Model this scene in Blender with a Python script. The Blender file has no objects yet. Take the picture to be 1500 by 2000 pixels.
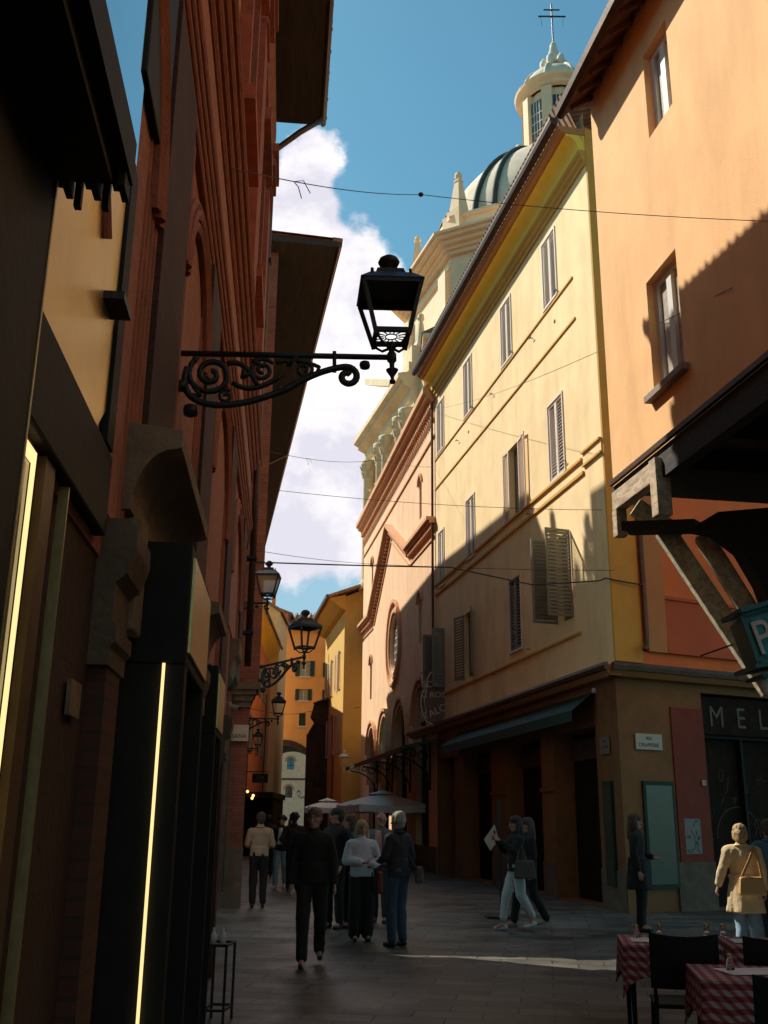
import bpy, bmesh, math, random
from mathutils import Vector, Matrix
from mathutils.geometry import tessellate_polygon
random.seed(7)
R = math.radians
PI = math.pi
S = bpy.context.scene
C = S.collection

# ------------------------------------------------------------------ camera
FPX, PITCH, ROLL, CZ = 1960.0, math.atan(600 / 1960.0), 0.010, 1.65
cP, sP = math.cos(PITCH), math.sin(PITCH)
Fw = Vector((0, cP, sP)); Rt = Vector((1, 0, 0)); Up = Vector((0, -sP, cP))
ca, sa = math.cos(ROLL), math.sin(ROLL)
rx = Rt * ca + Up * sa
uy = -Rt * sa + Up * ca
cam = bpy.data.cameras.new('camera')
cam.sensor_fit = 'VERTICAL'; cam.sensor_height = 36.0; cam.lens = FPX / 2000 * 36
cam.clip_start = 0.05; cam.clip_end = 5000
camo = bpy.data.objects.new('camera', cam); C.objects.link(camo)
camo.matrix_world = Matrix(((rx.x, uy.x, -Fw.x, 0), (rx.y, uy.y, -Fw.y, 0), (rx.z, uy.z, -Fw.z, CZ), (0, 0, 0, 1)))
S.camera = camo
S.render.resolution_x, S.render.resolution_y = 768, 1024

# ------------------------------------------------------------------ sun
sun_dir = Vector((1, -0.66, -1.22)).normalized()      # direction the light travels
sun_el = math.asin(-sun_dir.z)
sun_az = math.atan2(-sun_dir.x, -sun_dir.y)            # compass angle of the sun from +Y towards +X
sl = bpy.data.lights.new('sun', 'SUN'); sl.energy = 4.6; sl.angle = R(0.5); sl.color = (1.0, 0.945, 0.84)
so = bpy.data.objects.new('sun', sl); C.objects.link(so)
so.rotation_euler = sun_dir.to_track_quat('-Z', 'Y').to_euler()
so.location = (-30, 20, 60)
S.view_settings.view_transform = 'Standard'
S.view_settings.look = 'None'
S.view_settings.exposure = 0.5
S.view_settings.gamma = 1.0

# ------------------------------------------------------------------ pixel helpers (photo is 1500 x 2000)
def ray(px, py):
    a = (px - 750) / FPX; b = (1000 - py) / FPX
    x = a * math.cos(ROLL) - b * math.sin(ROLL); y = a * math.sin(ROLL) + b * math.cos(ROLL)
    return Vector((x, cP - y * sP, sP + y * cP))
def at(px, py, Y):
    r = ray(px, py); t = Y / r.y
    return Vector((r.x * t, Y, r.z * t + CZ))
def atz(px, py, z):
    r = ray(px, py); t = (z - CZ) / r.z
    return Vector((r.x * t, r.y * t, z))

# ------------------------------------------------------------------ world: sky with cumulus
w = bpy.data.worlds.new('World'); S.world = w; w.use_nodes = True
nt = w.node_tree; nt.nodes.clear()
def N(tree, typ, **kw):
    n = tree.nodes.new(typ)
    for k, v in kw.items(): setattr(n, k, v)
    return n
def build_world():
    L = nt.links.new
    def M(op, a, b=None, c=None, clamp=False):
        n = N(nt, 'ShaderNodeMath', operation=op); n.use_clamp = clamp
        for i, q in enumerate((a, b, c)):
            if q is None: continue
            if isinstance(q, (int, float)): n.inputs[i].default_value = q
            else: L(q, n.inputs[i])
        return n.outputs[0]
    sky = N(nt, 'ShaderNodeTexSky', sky_type='NISHITA')
    sky.sun_disc = False; sky.sun_elevation = sun_el; sky.sun_rotation = sun_az
    sky.air_density = 1.0; sky.dust_density = 0.6; sky.ozone_density = 1.6; sky.altitude = 50
    tint = N(nt, 'ShaderNodeMix', data_type='RGBA', blend_type='MULTIPLY')
    tint.inputs[0].default_value = 1.0
    L(sky.outputs[0], tint.inputs[6]); tint.inputs[7].default_value = (0.70, 1.19, 1.05, 1)
    tc = N(nt, 'ShaderNodeTexCoord'); sp = N(nt, 'ShaderNodeSeparateXYZ'); L(tc.outputs['Generated'], sp.inputs[0])
    yy = M('MAXIMUM', sp.outputs[1], 0.02)
    u = M('DIVIDE', sp.outputs[0], yy); v = M('DIVIDE', sp.outputs[2], yy)
    uv = N(nt, 'ShaderNodeCombineXYZ'); L(u, uv.inputs[0]); L(v, uv.inputs[1])
    n1 = N(nt, 'ShaderNodeTexNoise'); n1.inputs['Scale'].default_value = 9.0; n1.inputs['Detail'].default_value = 9; n1.inputs['Roughness'].default_value = 0.58
    L(uv.outputs[0], n1.inputs['Vector'])
    n2 = N(nt, 'ShaderNodeTexNoise'); n2.inputs['Scale'].default_value = 34.0; n2.inputs['Detail'].default_value = 6; n2.inputs['Roughness'].default_value = 0.6
    L(uv.outputs[0], n2.inputs['Vector'])
    blobs = [(590, 350, 70, 95), (560, 500, 150, 150), (650, 560, 150, 150), (560, 760, 280, 250), (700, 700, 150, 200),
             (640, 900, 200, 210), (600, 1010, 160, 110), (720, 1020, 130, 90), (400, 600, 260, 300), (560, 1070, 200, 80), (660, 1060, 160, 80)]
    best = None
    for (px, py, a, b) in blobs:
        c0 = ray(px, py); uc, vc = c0.x / c0.y, c0.z / c0.y
        c1 = ray(px + a, py); c2 = ray(px, py - b)
        ra, rb = abs(c1.x / c1.y - uc), abs(c2.z / c2.y - vc)
        du = M('MULTIPLY', M('SUBTRACT', u, uc), 1 / ra); dv = M('MULTIPLY', M('SUBTRACT', v, vc), 1 / rb)
        d = M('SQRT', M('ADD', M('MULTIPLY', du, du), M('MULTIPLY', dv, dv)))
        e = M('MULTIPLY', M('SUBTRACT', 1.0, d), min(a, b) / 110.0)
        best = e if best is None else M('MAXIMUM', best, e)
    dens = M('ADD', best, M('MULTIPLY', M('SUBTRACT', n1.outputs[0], 0.5), 1.45))
    dens = M('ADD', dens, M('MULTIPLY', M('SUBTRACT', n2.outputs[0], 0.5), 0.45))
    mask = N(nt, 'ShaderNodeMapRange', interpolation_type='SMOOTHSTEP'); L(dens, mask.inputs[0])
    mask.inputs[1].default_value = -0.08; mask.inputs[2].default_value = 0.20
    # shading of the cloud by its own thickness and fine structure
    ramp = N(nt, 'ShaderNodeValToRGB')
    ramp.color_ramp.elements[0].position = 0.38; ramp.color_ramp.elements[0].color = (0.58, 0.56, 0.63, 1)
    ramp.color_ramp.elements[1].position = 0.60; ramp.color_ramp.elements[1].color = (0.95, 0.90, 0.88, 1)
    n3 = N(nt, 'ShaderNodeTexNoise'); n3.inputs['Scale'].default_value = 7.0; n3.inputs['Detail'].default_value = 7; n3.inputs['Roughness'].default_value = 0.6
    off = N(nt, 'ShaderNodeVectorMath', operation='ADD'); L(uv.outputs[0], off.inputs[0]); off.inputs[1].default_value = (0.05, -0.06, 3.1)
    L(off.outputs[0], n3.inputs['Vector'])
    sh = M('ADD', n3.outputs[0], M('MULTIPLY', M('SUBTRACT', v, 0.62), 0.28)); L(sh, ramp.inputs[0])
    # thin distant veil near the horizon
    b1 = N(nt, 'ShaderNodeBackground'); b1.inputs[1].default_value = 0.093
    vm = N(nt, 'ShaderNodeMapRange', interpolation_type='SMOOTHSTEP'); L(v, vm.inputs[0]); vm.inputs[1].default_value = .12; vm.inputs[2].default_value = .62; vm.inputs[3].default_value = .8; vm.inputs[4].default_value = 0
    vl = N(nt, 'ShaderNodeMix', data_type='RGBA'); L(vm.outputs[0], vl.inputs[0]); L(tint.outputs[2], vl.inputs[6]); vl.inputs[7].default_value = (2.9, 4.2, 5.2, 1); L(vl.outputs[2], b1.inputs[0])
    b2 = N(nt, 'ShaderNodeBackground'); L(ramp.outputs[0], b2.inputs[0]); b2.inputs[1].default_value = 1.0
    front = N(nt, 'ShaderNodeMath', operation='GREATER_THAN'); L(sp.outputs[1], front.inputs[0]); front.inputs[1].default_value = 0.05
    mm = M('MULTIPLY', mask.outputs[0], front.outputs[0])
    mx = N(nt, 'ShaderNodeMixShader'); L(M('MULTIPLY', mm, 0.97), mx.inputs[0]); L(b1.outputs[0], mx.inputs[1]); L(b2.outputs[0], mx.inputs[2])
    out = N(nt, 'ShaderNodeOutputWorld'); L(mx.outputs[0], out.inputs[0])
build_world()

# ------------------------------------------------------------------ materials
def newmat(name):
    m = bpy.data.materials.new(name); m.use_nodes = True
    t = m.node_tree; b = t.nodes['Principled BSDF']
    return m, t, b
def surf(name, col, rough=0.7, var=0.12, scale=3.0, bump=0.15, bscale=40.0, metal=0.0, spec=0.5, stain=0.0, streak=False, tone=None):
    """colour mottled by noise at two scales, with a fine bump; stain adds large irregular darker weathering"""
    m, t, b = newmat(name); L = t.links.new
    tc = N(t, 'ShaderNodeTexCoord')
    n1 = N(t, 'ShaderNodeTexNoise'); n1.inputs['Scale'].default_value = scale; n1.inputs['Detail'].default_value = 8; n1.inputs['Roughness'].default_value = 0.6
    L(tc.outputs['Object'], n1.inputs['Vector'])
    r1 = N(t, 'ShaderNodeValToRGB'); L(n1.outputs[0], r1.inputs[0])
    c = Vector(col); t2 = Vector(tone) if tone else c * (1 + var)
    r1.color_ramp.elements[0].position = 0.3; r1.color_ramp.elements[1].position = 0.7
    r1.color_ramp.elements[0].color = (*(c * (1 - var)), 1); r1.color_ramp.elements[1].color = (*[min(1, q) for q in t2], 1)
    colout = r1.outputs[0]
    if stain > 0:
        n2 = N(t, 'ShaderNodeTexNoise'); n2.inputs['Scale'].default_value = 0.55; n2.inputs['Detail'].default_value = 10; n2.inputs['Roughness'].default_value = 0.65
        mp = N(t, 'ShaderNodeMapping'); mp.inputs['Scale'].default_value = (1.6, 1.6, 0.45) if streak else (1, 1, 1)
        L(tc.outputs['Object'], mp.inputs[0]); L(mp.outputs[0], n2.inputs['Vector'])
        r2 = N(t, 'ShaderNodeMapRange'); L(n2.outputs[0], r2.inputs[0]); r2.inputs[1].default_value = 0.45; r2.inputs[2].default_value = 0.72
        r2.inputs[3].default_value = 0; r2.inputs[4].default_value = stain
        mx = N(t, 'ShaderNodeMix', data_type='RGBA', blend_type='MULTIPLY'); L(r2.outputs[0], mx.inputs[0]); L(colout, mx.inputs[6]); mx.inputs[7].default_value = (0.62, 0.55, 0.48, 1)
        colout = mx.outputs[2]
        n4 = N(t, 'ShaderNodeTexNoise'); n4.inputs['Scale'].default_value = 3.2; n4.inputs['Detail'].default_value = 12; n4.inputs['Roughness'].default_value = 0.75
        mp4 = N(t, 'ShaderNodeMapping'); mp4.inputs['Scale'].default_value = (1.0, 1.0, 0.16) if streak else (1, 1, 1); mp4.inputs['Location'].default_value = (3.1, 1.7, .4)
        L(tc.outputs['Object'], mp4.inputs[0]); L(mp4.outputs[0], n4.inputs['Vector'])
        r4 = N(t, 'ShaderNodeMapRange'); L(n4.outputs[0], r4.inputs[0]); r4.inputs[1].default_value = 0.55; r4.inputs[2].default_value = 0.75; r4.inputs[3].default_value = 0; r4.inputs[4].default_value = stain * .8
        m4 = N(t, 'ShaderNodeMix', data_type='RGBA', blend_type='MULTIPLY'); L(r4.outputs[0], m4.inputs[0]); L(colout, m4.inputs[6]); m4.inputs[7].default_value = (0.72, 0.66, 0.60, 1)
        colout = m4.outputs[2]
    L(colout, b.inputs['Base Color'])
    b.inputs['Roughness'].default_value = rough; b.inputs['Metallic'].default_value = metal
    b.inputs['Specular IOR Level'].default_value = spec
    if bump > 0:
        n3 = N(t, 'ShaderNodeTexNoise'); n3.inputs['Scale'].default_value = bscale; n3.inputs['Detail'].default_value = 6
        L(tc.outputs['Object'], n3.inputs['Vector'])
        bp = N(t, 'ShaderNodeBump'); bp.inputs['Strength'].default_value = bump; bp.inputs['Distance'].default_value = 0.02
        L(n3.outputs[0], bp.inputs['Height']); L(bp.outputs[0], b.inputs['Normal'])
    return m
def brick(name, c1, c2, mortar, bw=0.26, bh=0.065, axes='xz', bump=0.5, rough=0.85, ms=0.008):
    m, t, b = newmat(name); L = t.links.new
    tc = N(t, 'ShaderNodeTexCoord'); sp = N(t, 'ShaderNodeSeparateXYZ'); L(tc.outputs['Object'], sp.inputs[0])
    cb = N(t, 'ShaderNodeCombineXYZ')
    if axes == 'xz':
        ad = N(t, 'ShaderNodeMath', operation='ADD'); L(sp.outputs[0], ad.inputs[0]); L(sp.outputs[1], ad.inputs[1])
        L(ad.outputs[0], cb.inputs[0]); L(sp.outputs[2], cb.inputs[1])
    else:
        L(sp.outputs[0], cb.inputs[0]); L(sp.outputs[1], cb.inputs[1])
    bt = N(t, 'ShaderNodeTexBrick'); L(cb.outputs[0], bt.inputs['Vector'])
    bt.inputs['Color1'].default_value = (*c1, 1); bt.inputs['Color2'].default_value = (*c2, 1); bt.inputs['Mortar'].default_value = (*mortar, 1)
    bt.inputs['Scale'].default_value = 1; bt.inputs['Brick Width'].default_value = bw; bt.inputs['Row Height'].default_value = bh; bt.inputs['Mortar Size'].default_value = ms
    n1 = N(t, 'ShaderNodeTexNoise'); n1.inputs['Scale'].default_value = 2.0; n1.inputs['Detail'].default_value = 9; L(tc.outputs['Object'], n1.inputs['Vector'])
    mr = N(t, 'ShaderNodeMapRange'); L(n1.outputs[0], mr.inputs[0]); mr.inputs[1].default_value = .3; mr.inputs[2].default_value = .7; mr.inputs[3].default_value = 0.72; mr.inputs[4].default_value = 1.15
    mx = N(t, 'ShaderNodeMix', data_type='RGBA', blend_type='MULTIPLY'); mx.inputs[0].default_value = 1; L(bt.outputs[0], mx.inputs[6]); L(mr.outputs[0], mx.inputs[7])
    L(mx.outputs[2], b.inputs['Base Color']); b.inputs['Roughness'].default_value = rough
    bp = N(t, 'ShaderNodeBump'); bp.inputs['Strength'].default_value = bump; bp.inputs['Distance'].default_value = 0.01; bp.invert = True
    L(bt.outputs['Fac'], bp.inputs['Height']); L(bp.outputs[0], b.inputs['Normal'])
    return m, t, b
def emis(name, col, st):
    m, t, b = newmat(name)
    b.inputs['Base Color'].default_value = (*col, 1); b.inputs['Emission Color'].default_value = (*col, 1); b.inputs['Emission Strength'].default_value = st
    n1 = N(t, 'ShaderNodeTexNoise'); n1.inputs['Scale'].default_value = 3; mr = N(t, 'ShaderNodeMapRange'); t.links.new(n1.outputs[0], mr.inputs[0])
    mr.inputs[3].default_value = st * .8; mr.inputs[4].default_value = st * 1.2; t.links.new(mr.outputs[0], b.inputs['Emission Strength'])
    return m
def glass_dark(name, col=(0.02, 0.025, 0.03), rough=0.08, tint=None):
    m = surf(name, col, rough=rough, var=.3, scale=1.2, bump=0.04, bscale=3, spec=0.9)
    return m
def wood(name, c1, c2, scale=(3, 3, 30), rough=.8):
    m, t, b = newmat(name); L = t.links.new
    tc = N(t, 'ShaderNodeTexCoord'); mp = N(t, 'ShaderNodeMapping'); L(tc.outputs['Object'], mp.inputs[0]); mp.inputs['Scale'].default_value = scale
    n = N(t, 'ShaderNodeTexNoise'); n.inputs['Scale'].default_value = 1.3; n.inputs['Detail'].default_value = 10; n.inputs['Roughness'].default_value = .7; n.inputs['Distortion'].default_value = .6
    L(mp.outputs[0], n.inputs['Vector'])
    r = N(t, 'ShaderNodeValToRGB'); L(n.outputs[0], r.inputs[0]); r.color_ramp.elements[0].position = .35; r.color_ramp.elements[1].position = .65
    r.color_ramp.elements[0].color = (*c1, 1); r.color_ramp.elements[1].color = (*c2, 1)
    L(r.outputs[0], b.inputs['Base Color']); b.inputs['Roughness'].default_value = rough
    bp = N(t, 'ShaderNodeBump'); bp.inputs['Strength'].default_value = .6; bp.inputs['Distance'].default_value = .02; L(n.outputs[0], bp.inputs['Height']); L(bp.outputs[0], b.inputs['Normal'])
    return m

MT = {}
MT['yellow'] = surf('yellow_plaster', (0.88, 0.645, 0.335), .85, .08, 1.1, .35, 60, stain=.55, streak=True)
MT['yellow_trim'] = surf('ochre_trim_paint', (0.60, 0.32, 0.055), .8, .06, 3, .2, 50, stain=.3)
MT['cove'] = surf('bright_yellow_cove_paint', (0.88, 0.60, 0.08), .8, .05, 3, .1, 50)
MT['shopwall'] = surf('brown_ochre_plaster', (0.21, 0.095, 0.032), .85, .18, 1.7, .3, 40, stain=.5)
MT['redwall'] = surf('red_plaster', (0.19, 0.035, 0.018), .85, .12, 2.2, .25, 50, stain=.3)
MT['orangered'] = surf('orange_red_plaster', (0.66, 0.17, 0.045), .85, .08, 2.2, .25, 50, stain=.35, streak=True)
MT['brownpil'] = surf('brown_orange_plaster', (0.46, 0.20, 0.07), .85, .08, 2.2, .25, 50, stain=.3)
MT['sidered'] = surf('deep_red_plaster', (0.48, 0.10, 0.035), .85, .1, 2.2, .25, 50, stain=.35)
MT['dullbrass'] = surf('dull_bronze_trim', (0.16, 0.10, 0.04), .5, .2, 5, .1, 30, metal=.5)
MT['orange'] = surf('orange_plaster', (0.85, 0.475, 0.20), .85, .085, .9, .35, 60, stain=.55, streak=True)
MT['pink'] = surf('pink_plaster', (0.84, 0.54, 0.315), .85, .07, 1.6, .3, 50, stain=.45, streak=True)
MT['pinktrim'] = surf('terracotta_moulding', (0.66, 0.34, 0.17), .85, .12, 8, .3, 40, stain=.2)
MT['stone'] = surf('cream_stone', (0.68, 0.53, 0.32), .85, .10, 2.0, .35, 25, stain=.4, streak=True)
MT['domestone'] = surf('warm_cream_render', (0.84, 0.60, 0.37), .85, .07, 1.2, .2, 20, stain=.3, streak=True)
MT['lead'] = surf('grey_lead_sheet', (0.68, 0.56, 0.42), .85, .10, 1.5, .15, 10, spec=.2, stain=.4, streak=True)
MT['copper'] = surf('green_copper_rib', (0.045, 0.055, 0.045), .8, .25, 3, .1, 20)
MT['leadtrim'] = surf('pale_roof_metal', (0.66, 0.58, 0.45), .8, .15, 4, .1, 20)
MT['terra'] = surf('terracotta_plaster', (0.42, 0.135, 0.075), .85, .22, 3.5, .6, 30, stain=.6, streak=True)
MT['terrapanel'] = surf('rose_roughcast_plaster', (0.45, 0.19, 0.125), .9, .16, 9, .8, 25, stain=.4, streak=True)
MT['mould'] = surf('terracotta_cornice_moulding', (0.34, 0.10, 0.05), .8, .25, 6, .5, 40, stain=.5)
MT['orangestrip'] = surf('apricot_plaster', (0.72, 0.33, 0.09), .85, .08, 2, .2, 40, stain=.3, streak=True)
MT['darkwall'] = surf('dark_brown_stone', (0.05, 0.027, 0.018), .8, .25, 3, .4, 30, stain=.5, streak=True)  # very dark brown base, with random darker streaks
MT['hood'] = surf('weathered_grey_stone', (0.23, 0.165, 0.10), .85, .25, 5, .5, 30, stain=.5)
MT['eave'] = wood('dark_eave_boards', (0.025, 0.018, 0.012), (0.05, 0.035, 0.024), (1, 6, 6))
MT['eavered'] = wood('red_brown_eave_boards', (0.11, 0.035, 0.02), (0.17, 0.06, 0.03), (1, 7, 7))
MT['gutter'] = surf('dark_copper_gutter', (0.10, 0.055, 0.035), .45, .3, 4, .1, 20, metal=.6)
MT['iron'] = surf('black_iron', (0.022, 0.022, 0.022), .5, .3, 20, .3, 60, metal=.3)
MT['black'] = surf('black_painted_metal', (0.012, 0.011, 0.009), .65, .3, 4, .1, 20, spec=.25)
MT['gold'] = surf('brushed_brass', (0.85, 0.62, 0.28), .38, .12, 2, .08, 60, metal=.75)
MT['led'] = emis('warm_led_strip', (1.0, 0.74, 0.32), .85)
MT['bulb'] = emis('warm_bulb', (1.0, 0.62, 0.22), 1.5)
MT['skyglass'] = surf('mirror_glass', (0.55, 0.6, 0.62), .03, .04, .6, .02, 2, metal=1.0)
MT['darkglass'] = glass_dark('dark_window_glass')
MT['blueglass'] = surf('pale_blue_window_glass', (0.10, 0.28, 0.34), .1, .1, 2, .03, 4)
MT['teal'] = surf('teal_glass_sheet', (0.06, 0.20, 0.21), .15, .15, 3, .05, 8)
MT['shutwhite'] = surf('off_white_shutter_paint', (0.72, 0.60, 0.50), .6, .05, 6, .1, 40)
MT['shutgreen'] = surf('grey_green_shutter_paint', (0.20, 0.20, 0.165), .6, .12, 6, .1, 40)
MT['shutdark'] = surf('dark_green_shutter_paint', (0.012, 0.035, 0.028), .6, .2, 6, .1, 40)
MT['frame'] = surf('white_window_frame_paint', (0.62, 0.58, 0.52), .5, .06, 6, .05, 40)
MT['curtain'] = surf('pale_curtain_glass', (0.40, 0.36, 0.28), .35, .3, 9, .1, 14)
MT['sill'] = surf('grey_stone_sill', (0.26, 0.19, 0.14), .8, .2, 9, .3, 50)
MT['beam'] = wood('weathered_oak', (0.22, 0.15, 0.09), (0.62, 0.47, 0.30), (2.5, 9, 9))
MT['beamgrey'] = wood('grey_lichened_oak', (0.26, 0.23, 0.14), (0.66, 0.58, 0.38), (3, 8, 8))
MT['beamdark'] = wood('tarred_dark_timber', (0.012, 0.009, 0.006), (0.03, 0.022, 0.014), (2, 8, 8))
MT['shopdark'] = surf('dark_shop_shutter', (0.020, 0.013, 0.008), .85, .35, 5, .3, 30, stain=.5, spec=.15)
MT['shopgreen'] = surf('dark_green_awning_cloth', (0.010, 0.036, 0.026), .8, .2, 5, .2, 40)
MT['display'] = surf('grey_green_display_glass', (0.055, 0.06, 0.042), .25, .12, 3, .05, 6)
MT['signwhite'] = surf('off_white_enamel', (0.42, 0.38, 0.30), .5, .08, 8, .1, 30)
MT['signgrey'] = surf('grey_marble_plaque', (0.17, 0.16, 0.14), .5, .25, 30, .1, 30)
MT['ink'] = surf('black_lettering', (0.015, 0.015, 0.015), .6, .1, 5, 0)
MT['faded'] = surf('faded_grey_lettering', (0.10, 0.09, 0.07), .7, .3, 25, 0)
MT['pale'] = surf('pale_pink_lettering', (0.80, 0.66, 0.62), .6, .08, 12, 0)
MT['green'] = surf('teal_green_sign_paint', (0.03, 0.17, 0.16), .4, .2, 5, .1, 30)
MT['greenpanel'] = surf('teal_sign_panel', (0.05, 0.28, 0.27), .4, .2, 7, .1, 30)
MT['brass'] = surf('old_brass', (0.45, 0.33, 0.15), .4, .2, 9, .1, 40, metal=.7)
MT['scroll'] = surf('brown_painted_scroll_board', (0.16, 0.10, 0.07), .7, .35, 22, .4, 40)
MT['scrollrim'] = surf('pale_worn_rim', (0.62, 0.50, 0.40), .7, .2, 22, .2, 40)
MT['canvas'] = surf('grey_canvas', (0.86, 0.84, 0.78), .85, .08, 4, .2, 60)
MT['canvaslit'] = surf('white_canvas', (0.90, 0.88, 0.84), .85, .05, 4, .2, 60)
MT['yhouse'] = surf('deep_yellow_plaster', (0.68, 0.42, 0.10), .85, .07, 1.3, .25, 40, stain=.3, streak=True)
MT['cream'] = surf('cream_plaster', (0.70, 0.48, 0.25), .85, .05, 1.3, .2, 40, stain=.25)
MT['endorange'] = surf('warm_orange_plaster', (0.88, 0.38, 0.11), .85, .06, .9, .25, 30, stain=.3, streak=True)
MT['farpink'] = surf('dull_pink_plaster', (0.55, 0.24, 0.13), .85, .08, 1.3, .25, 40, stain=.3, streak=True)
MT['farred'] = surf('rusty_red_plaster', (0.62, 0.17, 0.06), .85, .08, 1.3, .25, 40, stain=.3, streak=True)
MT['soffyel'] = surf('yellow_painted_soffit', (0.80, 0.46, 0.06), .8, .08, 3, .1, 40)
MT['tan'] = surf('tan_brick_render', (0.85, 0.52, 0.31), .9, .12, 2.5, .4, 20, stain=.4)
MT['cable'] = surf('black_cable', (0.02, 0.016, 0.012), .6, .1, 5, 0)
MT['brickred'] = brick('red_brick', (0.27, 0.085, 0.048), (0.19, 0.06, 0.036), (0.12, 0.065, 0.045))[0]
MT['brickdark'] = brick('sooty_brick', (0.10, 0.036, 0.022), (0.075, 0.028, 0.018), (0.05, 0.03, 0.02))[0]
MT['brickmed'] = brick('brown_old_brick', (0.085, 0.04, 0.02), (0.05, 0.026, 0.014), (0.05, 0.03, 0.02))[0]
MT['plinth'] = surf('worn_stone_plinth', (0.13, 0.095, 0.065), .85, .25, 5, .5, 25, stain=.5)
MT['glassclear'] = None
def _clear():
    m, t, b = newmat('clear_lamp_glass')
    b.inputs['Base Color'].default_value = (0.9, 0.92, 0.88, 1); b.inputs['Roughness'].default_value = .05
    b.inputs['Transmission Weight'].default_value = 1.0; b.inputs['IOR'].default_value = 1.05; b.inputs['Alpha'].default_value = .35
    return m
MT['glassclear'] = _clear()
def _frosted():
    m, t, b = newmat('dusty_lamp_glass')
    b.inputs['Base Color'].default_value = (0.42, 0.38, 0.27, 1); b.inputs['Roughness'].default_value = .5; b.inputs['Alpha'].default_value = .75
    return m
MT['glassdusty'] = _frosted()
def _tumbler():
    m, t, b = newmat('drinking_glass')
    b.inputs['Base Color'].default_value = (0.8, 0.85, 0.85, 1); b.inputs['Roughness'].default_value = .03
    b.inputs['Transmission Weight'].default_value = 1.0; b.inputs['IOR'].default_value = 1.45
    return m
MT['tumbler'] = _tumbler()
def _gingham():
    m, t, b = newmat('red_check_cloth'); L = t.links.new
    tc = N(t, 'ShaderNodeTexCoord'); sp = N(t, 'ShaderNodeSeparateXYZ'); L(tc.outputs['Object'], sp.inputs[0])
    def stripe(o, k=1.0):
        a = N(t, 'ShaderNodeMath', operation='MULTIPLY'); L(o, a.inputs[0]); a.inputs[1].default_value = 14 * k
        f = N(t, 'ShaderNodeMath', operation='FRACT'); L(a.outputs[0], f.inputs[0])
        g = N(t, 'ShaderNodeMath', operation='GREATER_THAN'); L(f.outputs[0], g.inputs[0]); g.inputs[1].default_value = .5
        return g.outputs[0]
    zz = N(t, 'ShaderNodeMath', operation='ADD'); L(sp.outputs[1], zz.inputs[0]); L(sp.outputs[2], zz.inputs[1])
    xx = N(t, 'ShaderNodeMath', operation='ADD'); L(sp.outputs[0], xx.inputs[0]); L(sp.outputs[2], xx.inputs[1])
    ad = N(t, 'ShaderNodeMath', operation='ADD'); L(stripe(xx.outputs[0]), ad.inputs[0]); L(stripe(zz.outputs[0]), ad.inputs[1])
    r = N(t, 'ShaderNodeValToRGB'); dv = N(t, 'ShaderNodeMath', operation='DIVIDE'); L(ad.outputs[0], dv.inputs[0]); dv.inputs[1].default_value = 2; L(dv.outputs[0], r.inputs[0])
    r.color_ramp.elements[0].color = (0.50, 0.44, 0.43, 1); r.color_ramp.elements[1].color = (0.26, 0.018, 0.022, 1)
    e = r.color_ramp.elements.new(.5); e.color = (0.36, 0.11, 0.11, 1); r.color_ramp.interpolation = 'CONSTANT'
    r.color_ramp.elements[1].position = .25; r.color_ramp.elements[2].position = .75
    L(r.outputs[0], b.inputs['Base Color']); b.inputs['Roughness'].default_value = .8
    return m
MT['gingham'] = _gingham()
def _roof(name, c):
    m, t, b = newmat(name); L = t.links.new
    tc = N(t, 'ShaderNodeTexCoord')
    wv = N(t, 'ShaderNodeTexWave'); wv.inputs['Scale'].default_value = 1.6; wv.bands_direction = 'X'; L(tc.outputs['Object'], wv.inputs['Vector'])
    n = N(t, 'ShaderNodeTexNoise'); n.inputs['Scale'].default_value = 5; n.inputs['Detail'].default_value = 6; L(tc.outputs['Object'], n.inputs['Vector'])
    r = N(t, 'ShaderNodeValToRGB'); L(n.outputs[0], r.inputs[0]); r.color_ramp.elements[0].position = .3; r.color_ramp.elements[1].position = .7
    r.color_ramp.elements[0].color = (*[q * .6 for q in c], 1); r.color_ramp.elements[1].color = (*[q * 1.3 for q in c], 1)
    L(r.outputs[0], b.inputs['Base Color']); b.inputs['Roughness'].default_value = .85
    bp = N(t, 'ShaderNodeBump'); bp.inputs['Strength'].default_value = 1; bp.inputs['Distance'].default_value = .08; L(wv.outputs[0], bp.inputs['Height']); L(bp.outputs[0], b.inputs['Normal'])
    return m
MT['tiles'] = _roof('clay_roof_tiles', (0.34, 0.18, 0.10))

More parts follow.
